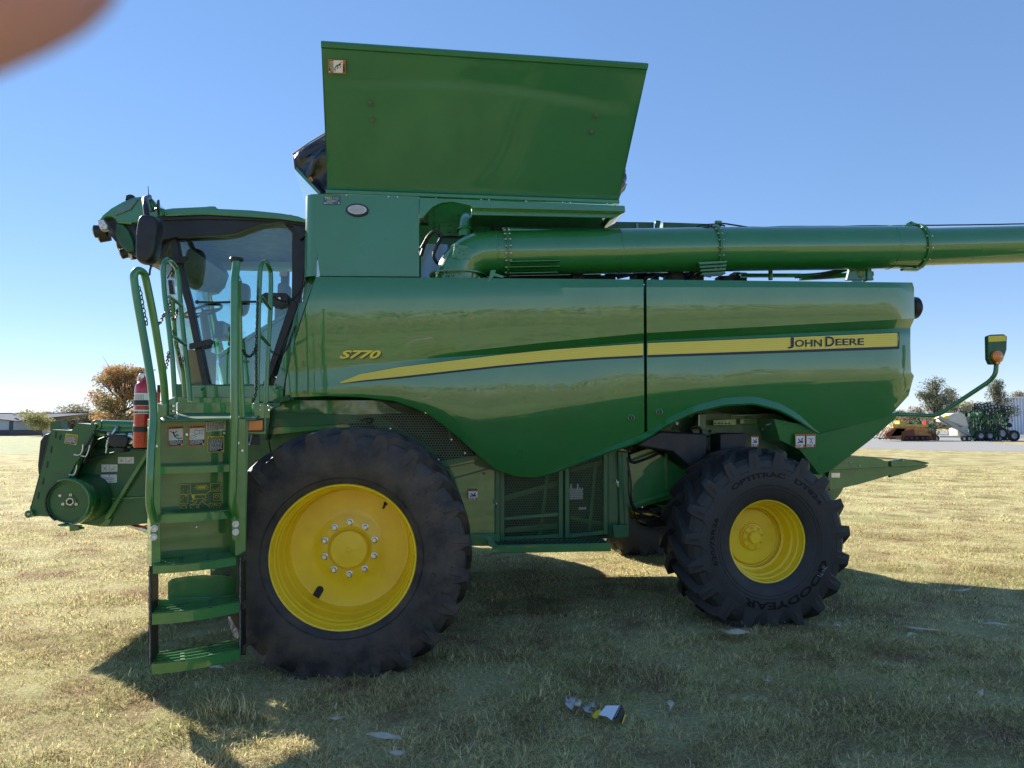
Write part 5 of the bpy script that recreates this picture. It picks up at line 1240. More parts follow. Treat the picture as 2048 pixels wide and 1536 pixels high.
# dealer sticker
def dealer(f):
    f['rect'](0,0,1,1,2,1); f['txt']('TRU',.06,.10,.48,.46,3,5,.05); f['txt']('LAND',.48,.12,.94,.46,1,5,.0); f['txt']('EQUIPMENT',.2,.54,.8,.68,1,5); f['lines'](.18,.80,.82,.92,1,1); f['rect'](.06,.78,.14,.92,1,4); f['rect'](.86,.78,.94,.92,1,4)
DL = mat('dealer_blue', (.07, .10, .16), .4)
o, s, f, nrm = sticker([(647,392),(681,392),(681,409),(647,409)], lambda x, y: M(x, y, 6.496), scheme='plain', name='dealer_label', base=DL)
bpy.data.objects.remove(o); f['txt']('TRU',.07,.10,.46,.46,3,5,.05); f['txt']('LAND',.47,.12,.94,.46,4,5,.0); f['txt']('EQUIPMENT',.2,.56,.8,.70,5,5,.02); f['lines'](.18,.78,.82,.92,1,5); f['rect'](.06,.78,.14,.92,5,4); f['rect'](.86,.78,.94,.92,5,4)
B(s, 'dealer_label', [ORG, DL, INK, mat('pale_green_ink', (.35,.55,.22), .5), mat('mid_green_ink', (.25,.50,.20), .5), WHT], sharp=80)
# ================================================================ FIRE EXTINGUISHER
ex = empty('fire_extinguisher', at(285, 895, 5.05), 0); bx_ = at(285, 895, 5.05); zt_ = at(285, 762, 5.05).z
tag(ex, 'red fire extinguisher strapped upright beside the ladder with a white label', 'fire extinguisher')
def BE(mb, name, m, par=None, **k): return mb.build(name, m, par or ex, off=bx_, **k)
rx = .061; hh = zt_ - bx_.z
a = MB(); a.lathe([(.001,0),(rx*.9,0),(rx,.012),(rx,hh-.055),(rx*.93,hh-.03),(rx*.72,hh-.010),(rx*.4,hh),(.02,hh+.005),(.018,hh+.03)], bx_, (0,0,1), 40); BE(a, 'cylinder', RED)
def wrap(z0, z1, m, name, a0=-180, a1=180, r_=rx+.0015, mats=None):
    a = MB(); n = 40; vs = []
    for i in range(n + 1):
        t_ = radians(a0 + (a1-a0)*i/n) - pi/2; vs += [bx_ + V(cos(t_)*r_, sin(t_)*r_, z0), bx_ + V(cos(t_)*r_, sin(t_)*r_, z1)]
    a.add(vs, [(2*i, 2*i+2, 2*i+3, 2*i+1) for i in range(n)]); return BE(a, name, m)
zof = lambda y: hh * (895 - y) / 133.
wrap(zof(828), zof(787), WHT, 'paper_label', -80, 100)
wrap(zof(820)+.0, zof(812)-.0, RED, 'label_band', -80, 100, rx+.0025)
for ya, yb in ((811,801),(864,854)): wrap(zof(ya), zof(yb), BLK, 'strap', r_=rx+.005)
wrap(zof(827), zof(823), INK, 'strap', -80, 100)
a = MB()
for i in range(8):
    t_ = radians(-40 + i*9) - pi/2
    for j in range(5):
        p = bx_ + V(cos(t_)*(rx+.003), sin(t_)*(rx+.003), zof(791+j*2.1)); d_ = V(-sin(t_), cos(t_), 0)*.0035
        a.add([p-d_, p+d_, p+d_+V(0,0,.003), p-d_+V(0,0,.003)], [(0,1,2,3)])
t_ = radians(-55)-pi/2; p = bx_ + V(cos(t_)*(rx+.003), sin(t_)*(rx+.003), zof(792)); a.box(tuple(p-V(.006,.002,.004)), tuple(p+V(.006,.002,.004)))
BE(a, 'label_print', INK)
a = MB(); t_ = radians(-50)-pi/2; f_ = lambda dg, y: bx_ + V(cos(radians(dg)-pi/2)*(rx+.002), sin(radians(dg)-pi/2)*(rx+.002), zof(y)); a.add([f_(-70,845), f_(-70,857), f_(-45,854), f_(-22,851), f_(-45,848)], [(0,1,2,3,4)]); BE(a, 'white_arrow', WHT)
a = MB(); tp = bx_ + V(0,0,hh); a.cyl(tp, tp+V(0,0,.045), .018, .016, 16); a.tube(rounded([tp+V(0,0,.04), tp+V(-.03,0,.05), tp+V(-.045,0,.02), tp+V(-.043,0,-.005)], .02), .010, 10); a.beam(tp+V(-.01,0,.05), tp+V(.06,0,.045), .018, .006); a.beam(tp+V(.0,0,.062), tp+V(.075,0,.08), .018, .005); a.cyl(tp+V(0,-.02,.03), tp+V(0,-.035,.03), .014); BE(a, 'valve_head', STEEL)
a = MB(); a.tube(rounded([at(291,750,5.1), at(303,775,5.2), at(316,790,5.25), at(318,840,5.25)], .05), .008, 8); BE(a, 'discharge_hose', HOSE)
a = MB(); a.cyl(at(318,785,5.2), at(315,860,5.2), .010, .007, 10); BE(a, 'red_nozzle', RED)
a = MB(); a.cyl(at(318,770,5.2), at(318,785,5.2), .012); BE(a, 'nozzle_tip', BLK)
# ================================================================ ENVIRONMENT
def ramp(n, l, fac, stops):
    r = n.new('ShaderNodeValToRGB'); l.new(fac, r.inputs['Fac']); e = r.color_ramp.elements
    while len(e) < len(stops): e.new(.5)
    for i, (p, c) in enumerate(stops): e[i].position = p; e[i].color = (*c, 1)
    return r.outputs['Color']
def nz(n, l, vec, sc, det=6, rough=.6):
    q = n.new('ShaderNodeTexNoise'); q.inputs['Scale'].default_value = sc; q.inputs['Detail'].default_value = det; q.inputs['Roughness'].default_value = rough
    l.new(vec, q.inputs['Vector']); return q.outputs['Fac']
def mixc(n, l, fac, a, b_, mode='MIX'):
    m = n.new('ShaderNodeMix'); m.data_type = 'RGBA'; m.blend_type = mode
    for sck, v_ in (('Factor', fac), ('A', a), ('B', b_)):
        inp = [i for i in m.inputs if i.name == sck and (i.type == ('VALUE' if sck == 'Factor' else 'RGBA'))][0]
        if isinstance(v_, (int, float)): inp.default_value = v_
        elif isinstance(v_, tuple): inp.default_value = (*v_, 1)
        else: l.new(v_, inp)
    return [o for o in m.outputs if o.type == 'RGBA'][0]
STRAW = (.68, .62, .33); GRN = (.36, .37, .13); BRN = (.36, .22, .13); SOIL = (.11, .085, .055)
def patch(n, l, pos):
    a1 = nz(n, l, pos, .55, 5); a2 = nz(n, l, pos, 2.3, 5); 
    c1 = ramp(n, l, a1, [(.46, STRAW), (.66, GRN)])
    return ramp(n, l, a2, [(.36, (0,0,0)), (.66, (1,1,1))]), c1, a1
GM = bpy.data.materials.new('dry_lawn'); GM.use_nodes = True
n, l = nodes(GM); b = n['Principled BSDF']; b.inputs['Roughness'].default_value = .95; b.inputs['Specular IOR Level'].default_value = .1
geo = n.new('ShaderNodeNewGeometry'); pos = geo.outputs['Position']
m2, c1, a1 = patch(n, l, pos)
c2 = mixc(n, l, m2, c1, ramp(n, l, nz(n, l, pos, 1.1), [(.42, STRAW), (.58, BRN)]))
fine = ramp(n, l, nz(n, l, pos, 38, 8, .8), [(.30, (.20,.19,.17)), (.5, (.80,.78,.72)), (.70, (1.3,1.27,1.18))])
c3 = mixc(n, l, 1.0, c2, fine, 'MULTIPLY')
l.new(c3, b.inputs['Base Color'])
bp = n.new('ShaderNodeBump'); bp.inputs['Distance'].default_value = .03; l.new(nz(n, l, pos, 30, 8, .8), bp.inputs['Height']); l.new(bp.outputs['Normal'], b.inputs['Normal'])
a = MB(); a.quad(V(-900,-600,0), V(900,-600,0), V(900,1500,0), V(-900,1500,0)); o = a.build('ground', GM); tag(o, kind='structure')
# crop field far left
def simple_noise_mat(name, stops, sc, rough=.95, det=8, bumpd=0, stretch=None):
    m = bpy.data.materials.new(name); m.use_nodes = True; n, l = nodes(m); b = n['Principled BSDF']; b.inputs['Roughness'].default_value = rough; b.inputs['Specular IOR Level'].default_value = .15
    g_ = n.new('ShaderNodeNewGeometry').outputs['Position']
    if stretch:
        mp = n.new('ShaderNodeMapping'); mp.inputs['Scale'].default_value = stretch; l.new(g_, mp.inputs['Vector']); g_ = mp.outputs['Vector']
    f_ = nz(n, l, g_, sc, det, .7); l.new(ramp(n, l, f_, stops), b.inputs['Base Color'])
    if bumpd:
        bp = n.new('ShaderNodeBump'); bp.inputs['Distance'].default_value = bumpd; l.new(f_, bp.inputs['Height']); l.new(bp.outputs['Normal'], b.inputs['Normal'])
    return m
CROP = simple_noise_mat('crop_field_soil', [(.38, (.30,.24,.16)), (.50, (.34,.36,.17)), (.66, (.44,.52,.25))], 1.6, bumpd=.1)
a = MB(); a.quad(V(-260, 43, .004), V(-9, 43, .004), V(-12, 108, .004), V(-260, 108, .004)); tag(a.build('field', CROP), kind='structure')
GRAV = simple_noise_mat('gravel', [(.3, (.22,.21,.19)), (.55, (.37,.355,.33)), (.75, (.46,.44,.41))], 9, bumpd=.02)
a = MB()
pl = [gp(1560,893), gp(1700,896), gp(1860,901), gp(2300,908)]; pl = [V(p.x, p.y, .004) for p in pl]
a.add([V(6, 52, .004), *pl[1:], V(90, 45, .004), V(140, 200, .004), V(6, 200, .004)], [tuple(range(7))]); tag(a.build('gravel_road', GRAV), kind='structure')
a = MB(); q = [gp(1990,884), gp(2060,882), gp(2400,885), gp(2400,892), gp(2060,890), gp(1985,887)]; a.add([V(p.x, p.y, .008) for p in q], [tuple(range(6))]); tag(a.build('grass_verge', GM), kind='structure')
# ---- lawn blades
BM_ = bpy.data.materials.new('grass_blades'); BM_.use_nodes = True
n, l = nodes(BM_); b = n['Principled BSDF']; b.inputs['Roughness'].default_value = .7; b.inputs['Specular IOR Level'].default_value = .25
pos = n.new('ShaderNodeNewGeometry').outputs['Position']; oi = n.new('ShaderNodeObjectInfo')
m2, c1, a1 = patch(n, l, pos)
cA = mixc(n, l, m2, c1, ramp(n, l, nz(n, l, pos, 1.1), [(.42, (.66,.57,.34)), (.58, BRN)]))
rc_ = ramp(n, l, oi.outputs['Random'], [(.0, (.34,.34,.11)), (.2, (.24,.28,.08)), (.36, (.60,.52,.30)), (.8, (.74,.64,.44)), (1.0, (.44,.27,.16))])
isl = ramp(n, l, n.new('ShaderNodeNewGeometry').outputs['Random Per Island'], [(0, (.18,.18,.15)), (.32, (.62,.60,.54)), (.7, (1.25,1.22,1.12)), (1, (2.1,2.0,1.8))]); cB = mixc(n, l, 1.0, mixc(n, l, .5, cA, rc_), isl, 'MULTIPLY'); l.new(cB, b.inputs['Base Color'])
tr = n.new('ShaderNodeBsdfTranslucent'); l.new(cB, tr.inputs[0]); mx = n.new('ShaderNodeMixShader'); mx.inputs[0].default_value = .45
l.new(b.outputs[0], mx.inputs[1]); l.new(tr.outputs[0], mx.inputs[2]); l.new(mx.outputs[0], n['Material Output'].inputs['Surface'])
def tuft(seed, nb, rad, hgt, wid, lean):
    rn = random.Random(seed); t = MB()
    for i in range(nb):
        x = rn.gauss(0, rad*.6); y = rn.gauss(0, rad*.6); az = rn.uniform(0, 2*pi); h_ = hgt * rn.uniform(.35, 1.1); le = lean * rn.uniform(.2, 1.3) * h_
        d = V(cos(az), sin(az), 0); sd = V(-sin(az), cos(az), 0) * wid * rn.uniform(.6, 1.2) * .5
        p0 = V(x, y, -.004); p1 = p0 + d*le*.35 + V(0,0,h_*.55); p2 = p0 + d*le + V(0,0,h_*rn.uniform(.75,1))
        t.add([p0-sd, p0+sd, p1-sd*.8, p1+sd*.8, p2], [(0,1,3,2), (2,3,4)])
    me = bpy.data.meshes.new('grass_tuft'); me.from_pydata([tuple(p) for p in t.v], [], t.f); me.materials.append(BM_)
    return bpy.data.objects.new('grass_tuft', me)
def scatter(name, poly, dens, tufts, smin, smax, seed, z=0.0):
    me = bpy.data.meshes.new(name); me.from_pydata([(x, y, z) for x, y in poly], [], [tuple(range(len(poly)))]); o = bpy.data.objects.new(name, me); COL.objects.link(o)
    tag(o, kind='stuff')
    ng = bpy.data.node_groups.new(name, 'GeometryNodeTree'); ng.interface.new_socket('Geometry', in_out='INPUT', socket_type='NodeSocketGeometry'); ng.interface.new_socket('Geometry', in_out='OUTPUT', socket_type='NodeSocketGeometry')
    N = ng.nodes; K = ng.links; gi = N.new('NodeGroupInput'); go = N.new('NodeGroupOutput')
    dp = N.new('GeometryNodeDistributePointsOnFaces'); dp.inputs['Density'].default_value = dens; dp.inputs['Seed'].default_value = seed; K.new(gi.outputs[0], dp.inputs['Mesh'])
    jn = N.new('GeometryNodeJoinGeometry')
    for tf in tufts:
        ob = N.new('GeometryNodeObjectInfo'); ob.inputs['Object'].default_value = tf; ob.inputs['As Instance'].default_value = True; K.new(ob.outputs['Geometry'], jn.inputs[0])
    ip = N.new('GeometryNodeInstanceOnPoints'); K.new(dp.outputs['Points'], ip.inputs['Points']); K.new(jn.outputs[0], ip.inputs['Instance']); ip.inputs['Pick Instance'].default_value = True
    rv = N.new('FunctionNodeRandomValue'); rv.data_type = 'FLOAT_VECTOR'; rv.inputs['Min'].default_value = (0,0,0); rv.inputs['Max'].default_value = (.2,.2,6.283); K.new(rv.outputs['Value'], ip.inputs['Rotation'])
    rs = N.new('FunctionNodeRandomValue'); rs.data_type = 'FLOAT'
    fi = [i for i in rs.inputs if i.type == 'VALUE']; fi[0].default_value = smin; fi[1].default_value = smax; rs.inputs['Seed'].default_value = 5
    # taller and shorter patches
    ps = N.new('GeometryNodeInputPosition'); tn = N.new('ShaderNodeTexNoise'); tn.inputs['Scale'].default_value = 1.7; K.new(ps.outputs[0], tn.inputs['Vector'])
    mr = N.new('ShaderNodeMapRange'); K.new(tn.outputs['Fac'], mr.inputs['Value']); mr.inputs['From Min'].default_value = .35; mr.inputs['From Max'].default_value = .7; mr.inputs['To Min'].default_value = .55; mr.inputs['To Max'].default_value = 1.35
    mu = N.new('ShaderNodeMath'); mu.operation = 'MULTIPLY'; K.new([q for q in rs.outputs if q.type == 'VALUE'][0], mu.inputs[0]); K.new(mr.outputs[0], mu.inputs[1]); K.new(mu.outputs[0], ip.inputs['Scale'])
    K.new(ip.outputs['Instances'], go.inputs[0]); md = o.modifiers.new('scatter', 'NODES'); md.node_group = ng
    return o
T1 = [tuft(s, 28, .08, .038, .0034, 1.8) for s in (1, 2, 3)]
T2 = [tuft(s, 28, .12, .038, .0050, 1.6) for s in (4, 5, 6)]
T3 = [tuft(s, 22, .25, .06, .014, 1.3) for s in (7, 8)]
def trap(y0, y1, ov=.4): k = .74; return [(-y0*k-ov, y0), (y0*k+ov, y0), (y1*k+ov, y1), (-y1*k-ov, y1)]
scatter('lawn_grass', trap(2.9, 6.2), 330, T1, .7, 1.25, 1); scatter('lawn_grass', trap(6.2, 13), 120, T2, .7, 1.2, 2); scatter('lawn_grass', trap(13, 30, 1), 14, T3, .5, .9, 3); scatter('lawn_grass', trap(2.9, 9), 1.6, [tuft(41, 40, .07, .085, .0042, .8), tuft(42, 30, .05, .10, .0045, .6)], .7, 1.3, 9)
tl = [tuft(31, 34, .05, .17, .006, .55)]
for (px, py, k_) in ((430,1440,5), (452,1432,4), (405,1425,3), (470,1445,3)):
    p = gp(px, py); scatter('tall_grass_clump', [(p.x-.09, p.y-.05), (p.x+.09, p.y-.05), (p.x+.09, p.y+.05), (p.x-.09, p.y+.05)], k_*40, tl, .6, 1.1, px)
# ---- trees
LEAFM = {}
def leafmat(name, cols, tl_=.3):
    if name in LEAFM: return LEAFM[name]
    m = bpy.data.materials.new(name); m.use_nodes = True; n, l = nodes(m); b = n['Principled BSDF']; b.inputs['Roughness'].default_value = .7; b.inputs['Specular IOR Level'].default_value = .2
    g_ = n.new('ShaderNodeNewGeometry'); k = len(cols); rnd = g_.outputs['Random Per Island']; ff = nz(n, l, g_.outputs['Position'], .35, 3)
    ad = n.new('ShaderNodeMath'); ad.operation = 'MULTIPLY_ADD'; l.new(rnd, ad.inputs[0]); ad.inputs[1].default_value = .45
    sb_ = n.new('ShaderNodeMath'); sb_.operation = 'MULTIPLY_ADD'; l.new(ff, sb_.inputs[0]); sb_.inputs[1].default_value = 1.6; sb_.inputs[2].default_value = -.52; l.new(sb_.outputs[0], ad.inputs[2])
    c_ = ramp(n, l, ad.outputs[0], [(i/(k-1), c) for i, c in enumerate(cols)]); l.new(c_, b.inputs['Base Color'])
    tr = n.new('ShaderNodeBsdfTranslucent'); l.new(c_, tr.inputs[0]); mx = n.new('ShaderNodeMixShader'); mx.inputs[0].default_value = tl_
    l.new(b.outputs[0], mx.inputs[1]); l.new(tr.outputs[0], mx.inputs[2]); l.new(mx.outputs[0], n['Material Output'].inputs['Surface']); LEAFM[name] = m; return m
AUT = leafmat('autumn_leaves', [(.52,.16,.08), (.54,.24,.11), (.46,.30,.13), (.34,.31,.14), (.22,.24,.10)], .45)
OLV = leafmat('olive_leaves', [(.46,.38,.17), (.34,.33,.14), (.22,.24,.10)], .4); HZN = leafmat('hazed_needles', [(.30,.26,.17), (.17,.19,.11), (.11,.13,.09)], .35); BRL = leafmat('brown_leaves', [(.38,.29,.18), (.28,.24,.16), (.22,.22,.13)], .4)  # needle tones lightened, distance haze is put into the colour
BARK = mat('bark', (.10, .08, .065), .9, var=.3, vscale=4)
def tree(name, label, cat, base, hgt, rad, leaf, nl, ls, seed, group=None, shape='round', z0=.22, lean=0, lobes=16):
    rn = random.Random(seed); root = empty(name, base); tag(root, label, cat, group)
    t = MB(); lobs = []; cr = MB()
    tp = V(lean*hgt, 0, hgt*.86); n_ = 7; pts = [V(noise.noise(V(seed, i, 0))*rad*.12 + tp.x*i/n_, noise.noise(V(seed, i, 9))*rad*.12, tp.z*i/n_) for i in range(n_+1)]
    t.tube(pts, [hgt*.028*(1 - .85*i/n_) + .01 for i in range(n_+1)], 8)
    for i in range(lobes):
        q = rn.uniform(z0, 1.0); az = rn.uniform(0, 2*pi)
        if shape == 'round': rr_ = rad * sqrt(max(.05, 1 - ((q - (z0+1)/2) / ((1-z0)/2 + .08))**2))
        elif shape == 'cone': rr_ = rad * (1.12 - q) * 1.1
        else: rr_ = rad * (.35 + .65*q)
        rr_ *= rn.uniform(.35, .95); c_ = V(cos(az)*rr_ + lean*hgt*q, sin(az)*rr_, hgt*q*.95); s_ = rad * rn.uniform(.20, .38) * (1 if shape != 'cone' else .9); lobs.append((c_, s_))
        k = max(1, int(n_ * min(.9, q*.72))); mid = pts[k].lerp(c_, .5) + V(0, 0, -rad*.06)
        t.tube([pts[k], mid, c_], [hgt*.011, hgt*.007, .01], 6)
        for j in range(3):
            e_ = c_ + V(rn.gauss(0,1), rn.gauss(0,1), rn.gauss(.2,.8)) * s_ * .8; t.tube([mid, c_.lerp(e_, .5), e_], [hgt*.005, hgt*.003, .006], 4, caps=False)
    for i in range(nl):
        c_, s_ = lobs[i % len(lobs)]; d = V(rn.gauss(0,1), rn.gauss(0,1), rn.gauss(0,1)).normalized() * (rn.random() ** .42) * s_ * 1.25
        d.z *= .75; p = c_ + d; nn = V(rn.gauss(0,1), rn.gauss(0,1), rn.gauss(.5,1)).normalized(); u_ = nn.orthogonal().normalized(); w_ = nn.cross(u_); z_ = ls * rn.uniform(.5, 1.3)
        cr.add([p - u_*z_, p - w_*z_*.55, p + u_*z_, p + w_*z_*.55], [(0,1,2,3)])
    t.build('trunk', BARK, root); c = MB(); c = cr
    me = bpy.data.meshes.new('crown'); me.from_pydata([tuple(p) for p in cr.v], [], cr.f); me.materials.append(leaf); o = bpy.data.objects.new('crown', me); COL.objects.link(o); o.parent = root
    return root
def gb(px, Y): p = at(px, 850, Y); return (p.x, p.y, 0)
def hpx(y, Y): return at(1024, y, Y).z
tree('maple_tree', 'big orange and olive autumn tree standing in the field behind the feeder house', 'tree', gb(247, 92), hpx(732, 92), 3.9, AUT, 22000, .15, 3, lobes=60, z0=.03)
tree('small_tree', 'small leaning olive tree beside the grey shed', 'tree', gb(86, 112), hpx(824, 112), 3.0, OLV, 2200, .17, 5, shape='wide', z0=.45, lean=-.22)
gT = 'trees along the far left field edge'
for i, (x, yt, r_, m_, lb) in enumerate(((112,826,3.2,OLV,'low olive tree right behind the small leaning tree'), (140,811,4.6,BRL,'tallest bare brownish tree of the far left row'), (160,824,3.4,BRL,'brown tree between the tallest one and the orange tree'), (178,822,4.0,OLV,'olive tree next to the big orange tree'), (200,832,3.5,OLV,'low olive tree directly in front of the orange tree foot'), (300,815,4.6,AUT,'reddish tree just right of the big orange tree'), (322,838,4.0,OLV,'olive tree seen through the handrails'), (355,842,4.0,OLV,'far tree behind the cab platform'))):
    tree('field_tree', lb, 'tree', gb(x, 150 + i*2), hpx(yt, 150 + i*2), r_, m_, 2600, .2, 20 + i, gT, 'round', .12)
gR = 'trees behind the equipment yard'
for i, (x, yt, r_, m_, Y, sh, lb) in enumerate(((1868,746,3.6,HZN,105,'cone','tall dark pine left of the marker light'), (1905,772,3.4,HZN,112,'cone','shorter dark pine right behind the tallest one'), (1996,756,3.6,HZN,118,'cone','dark pine behind the amber marker light'),
    (1818,812,3.0,BRL,135,'round','small brown tree beside the combine tail'), (1845,826,3.0,OLV,135,'round','low olive tree at the foot of the tallest pine'), (1935,806,3.8,BRL,140,'round','bare brown tree between the two pine groups'), (1958,802,3.4,OLV,140,'round','olive tree at the left end of the white building'), (2040,782,3.4,BRL,150,'cone','thin bare tree rising over the white building'), (1790,832,3.2,OLV,140,'round','low olive tree by the scaffold frames'))):
    tree('yard_tree', lb, 'tree', gb(x, Y), hpx(yt, Y), r_, m_, 5200 if sh == 'cone' else 2200, .13 if sh == 'cone' else .2, 40 + i, gR, sh, .2, lobes=40 if sh == 'cone' else 20)
# distant woods closing the horizon, and a standing corn field behind the photographer
a = MB(); rn = random.Random(9)
def mass(a, x0, x1, y, h, ls, nn, jy=8):
    for i in range(nn):
        x = rn.uniform(x0, x1); hh_ = h * (.75 + .45*noise.noise(V(x*.05, y, 0)) + .18*noise.noise(V(x*.3, y, 4))); p = V(x, y + rn.uniform(0, jy), hh_ * rn.random() ** .7)
        nn_ = V(rn.gauss(0,1), rn.gauss(0,1), rn.gauss(0,.6)).normalized(); u_ = nn_.orthogonal().normalized(); w_ = nn_.cross(u_); z_ = ls * rn.uniform(.5, 1.3); a.add([p-u_*z_, p-w_*z_*.7, p+u_*z_, p+w_*z_*.7], [(0,1,2,3)])
mass(a, -420, 420, 330, 6.5, 1.3, 9000, 12)
me = bpy.data.meshes.new('w'); me.from_pydata([tuple(p) for p in a.v], [], a.f); me.materials.append(BRL); o = bpy.data.objects.new('distant_woods', me); COL.objects.link(o); tag(o, kind='stuff')
a = MB(); mass(a, -160, 160, -64, 6.2, .5, 9000, 3); me = bpy.data.meshes.new('w2'); me.from_pydata([tuple(p) for p in a.v], [], a.f); me.materials.append(leafmat('pale_leaves', [(.62,.50,.30), (.45,.42,.22), (.55,.45,.28)], .2)); o = bpy.data.objects.new('distant_woods', me); COL.objects.link(o); tag(o, kind='stuff')
CORN = leafmat('dry_corn_leaves', [(.62,.50,.29), (.50,.40,.22), (.66,.55,.34)], .25)
a = MB(); rn = random.Random(19)
for row in range(9):
    for i in range(700):
        x = -75 + i * .22 + rn.uniform(-.05,.05); y = -24 - row * .8 + noise.noise(V(x*.05, row, 0))*.3; h_ = 2.35 + .35*noise.noise(V(x*.12, 0, 3)) + rn.uniform(-.15,.15)
        a.add([V(x-.02,y,0), V(x+.02,y,0), V(x+.015,y,h_), V(x-.015,y,h_)], [(0,1,2,3)])
        for k in range(4):
            z_ = h_*rn.uniform(.25,.95); az = rn.uniform(0, 2*pi); d = V(cos(az), sin(az), 0)*rn.uniform(.25,.5); sd = V(-sin(az), cos(az), 0)*.045; p = V(x,y,z_); a.add([p-sd, p+sd, p+d*.5+sd+V(0,0,.12), p+d*.5-sd+V(0,0,.12), p+d+V(0,0,-.15)], [(0,1,2,3),(3,2,4)])
me = bpy.data.meshes.new('c'); me.from_pydata([tuple(p) for p in a.v], [], a.f); me.materials.append(CORN); o = bpy.data.objects.new('corn_field', me); COL.objects.link(o); tag(o, kind='stuff')
# ---- shed left
SHW = mat('shed_wall', (.55, .57, .60), .6, var=.06); SHR = mat('shed_roof', (.13, .14, .17), .95, var=.1, spec=.1); SHD = mat('shed_trim', (.07, .08, .10), .6)
def px3(x, y, Y): return at(x, y, Y)
sh = empty('farm_shed', gb(20, 120)); tag(sh, 'long low grey shed with a dark roof at the left edge', 'shed'); so = V(*gb(20, 120))
x0 = at(-160,850,120).x; x1 = at(102,850,134).x; ze = hpx(842,122); zr = hpx(820,140); xm = at(23,850,118).x
a = MB(); a.add([V(x0,118,0), V(xm,118,0), V(xm,118,ze), V((x0+xm)/2 - 2,118,hpx(829,118)), V(x0,118,ze)], [(0,1,2,3,4)]); a.quad(V(xm,118,0), V(x1,134,0), V(x1,134,ze), V(xm,118,ze)); a.build('wall', SHW, sh, off=so)
a = MB(); a.quad(V(xm+.2,117.8,0.0), V(x1,133.8,0), V(x1,133.8,.95), V(xm+.2,117.8,.95)); a.quad(V(x0,117.9,0), V(xm,117.9,0), V(xm,117.9,.95), V(x0,117.9,.95)); a.box((xm-.2,117.7,0), (xm+.25,118.1,ze)); a.build('wainscot', SHD, sh, off=so)
a = MB(); rx_ = (x0+xm)/2 - 2; rz_ = hpx(829,118); a.prism([V(rx_,117.5,rz_+.15), V(xm+.5,117.5,ze-.05), V(x1+.8,134,ze-.05), V(rx_+14.5,134,rz_+.5)], (0,0,.12)); a.prism([V(rx_,117.5,rz_+.15), V(x0,117.5,ze-.05), V(x0+14,134,ze-.05), V(rx_+14.5,134,rz_+.5)], (0,0,.12)); a.build('roof', SHR, sh, off=so)
a = MB(); a.ball(at(29,828,121), .3, 10); a.build('roof_vent', WHT, sh, off=so)
# ---- power lines
for k, (ya, yb) in enumerate(((785,806),(797,815),(808,822))):
    a = MB(); p = at(-60, ya, 170); q = at(420, yb, 330); pp_ = [p.lerp(q, i/16) + V(0,0,-4*(i/16)*(1-i/16)*2) for i in range(17)]; a.tube(pp_, .035, 4)
    tag(a.build('power_line', GREY), ['uppermost thin power line crossing the sky at left', 'middle thin power line crossing the sky at left', 'lowest thin power line crossing the sky at left'][k], 'power line', 'power lines')
# ---- white building right
WB = bpy.data.materials.new('white_ribbed_metal'); WB.use_nodes = True; n, l = nodes(WB); b = n['Principled BSDF']; b.inputs['Roughness'].default_value = .5
tc = n.new('ShaderNodeTexCoord'); wv = n.new('ShaderNodeTexWave'); wv.inputs['Scale'].default_value = .55; l.new(tc.outputs['Object'], wv.inputs['Vector']); l.new(ramp(n, l, wv.outputs['Fac'], [(.3,(.48,.50,.55)), (.6,(.80,.80,.80))]), b.inputs['Base Color'])
Yb = 135; wb = empty('machine_shed', gb(2030, Yb)); tag(wb, 'white ribbed metal building behind the planters', 'building'); so = V(*gb(2030, Yb))
xl = at(1950,850,Yb).x; xr = at(2330,850,Yb).x; zl = hpx(812,Yb); zt = hpx(797,Yb); xt = at(2035,850,Yb).x
a = MB(); a.prism([V(xl,Yb,0), V(xr,Yb,0), V(xr,Yb,zt), V(xt,Yb,zt), V(xl,Yb,zl)], (13,18,0)); a.build('wall', WB, wb, off=so)
a = MB(); a.prism([V(xl-.3,Yb-.3,zl), V(xt,Yb-.3,zt), V(xr,Yb-.3,zt), V(xr,Yb-.3,zt+.35), V(xt,Yb-.3,zt+.35), V(xl-.3,Yb-.3,zl+.35)], (13,18.6,0)); a.build('roof', WHT, wb, off=so)
lw_ = MB(); lw_.box((at(1930,850,125).x,124,0), (at(1962,850,125).x,130,hpx(832,125))); ld = lw_.build('low_shed', SHR); tag(ld, 'low dark shed at the left end of the white building', 'shed')
# ================================================================ YARD EQUIPMENT
def wheelmb(a, c, r, w, ax=(0,1,0), mt=0, mr=1):
    a.lathe([(r*.55,-w/2),(r*.9,-w/2),(r,-w*.35),(r,w*.35),(r*.9,w/2),(r*.55,w/2)], c, ax, 20, mt); a.lathe([(.01,-w*.25),(r*.55,-w*.4),(r*.55,w*.4),(.01,w*.25)], c, ax, 16, mr)
PORG = mat('paver_orange', (.50,.19,.04), .6, var=.2, vscale=2, dirt=(.26,.12,.05)); PYEL = mat('paver_yellow', (.55,.36,.07), .6, var=.2); CREAM = mat('cream_paint', (.62,.58,.46), .5, var=.08); LGR = mat('pale_frame', (.45,.50,.42), .6)
MGR = mat('implement_green', (.014,.10,.035), .5, coat=.3, var=.3); TYB = mat('yard_tyre', (.02,.02,.022), .8)
Y1 = 78; zg = lambda y, Y=Y1: max(0, at(1024, y, Y).z)
def X(px, Y=Y1): return at(px, 850, Y).x
S = Y1 * 1.0 / F
def U(px, py, Y=Y1):     # yard point measured from the ground line (y = 877) so things stand on the ground
    return V(X(px, Y), Y, max(0.0, (877 - py) * Y / F))
def yo_(name, px, lab, cat, grp=None):
    p = V(X(px), Y1, 0); e_ = empty(name, p); tag(e_, lab, cat, grp); return e_, p
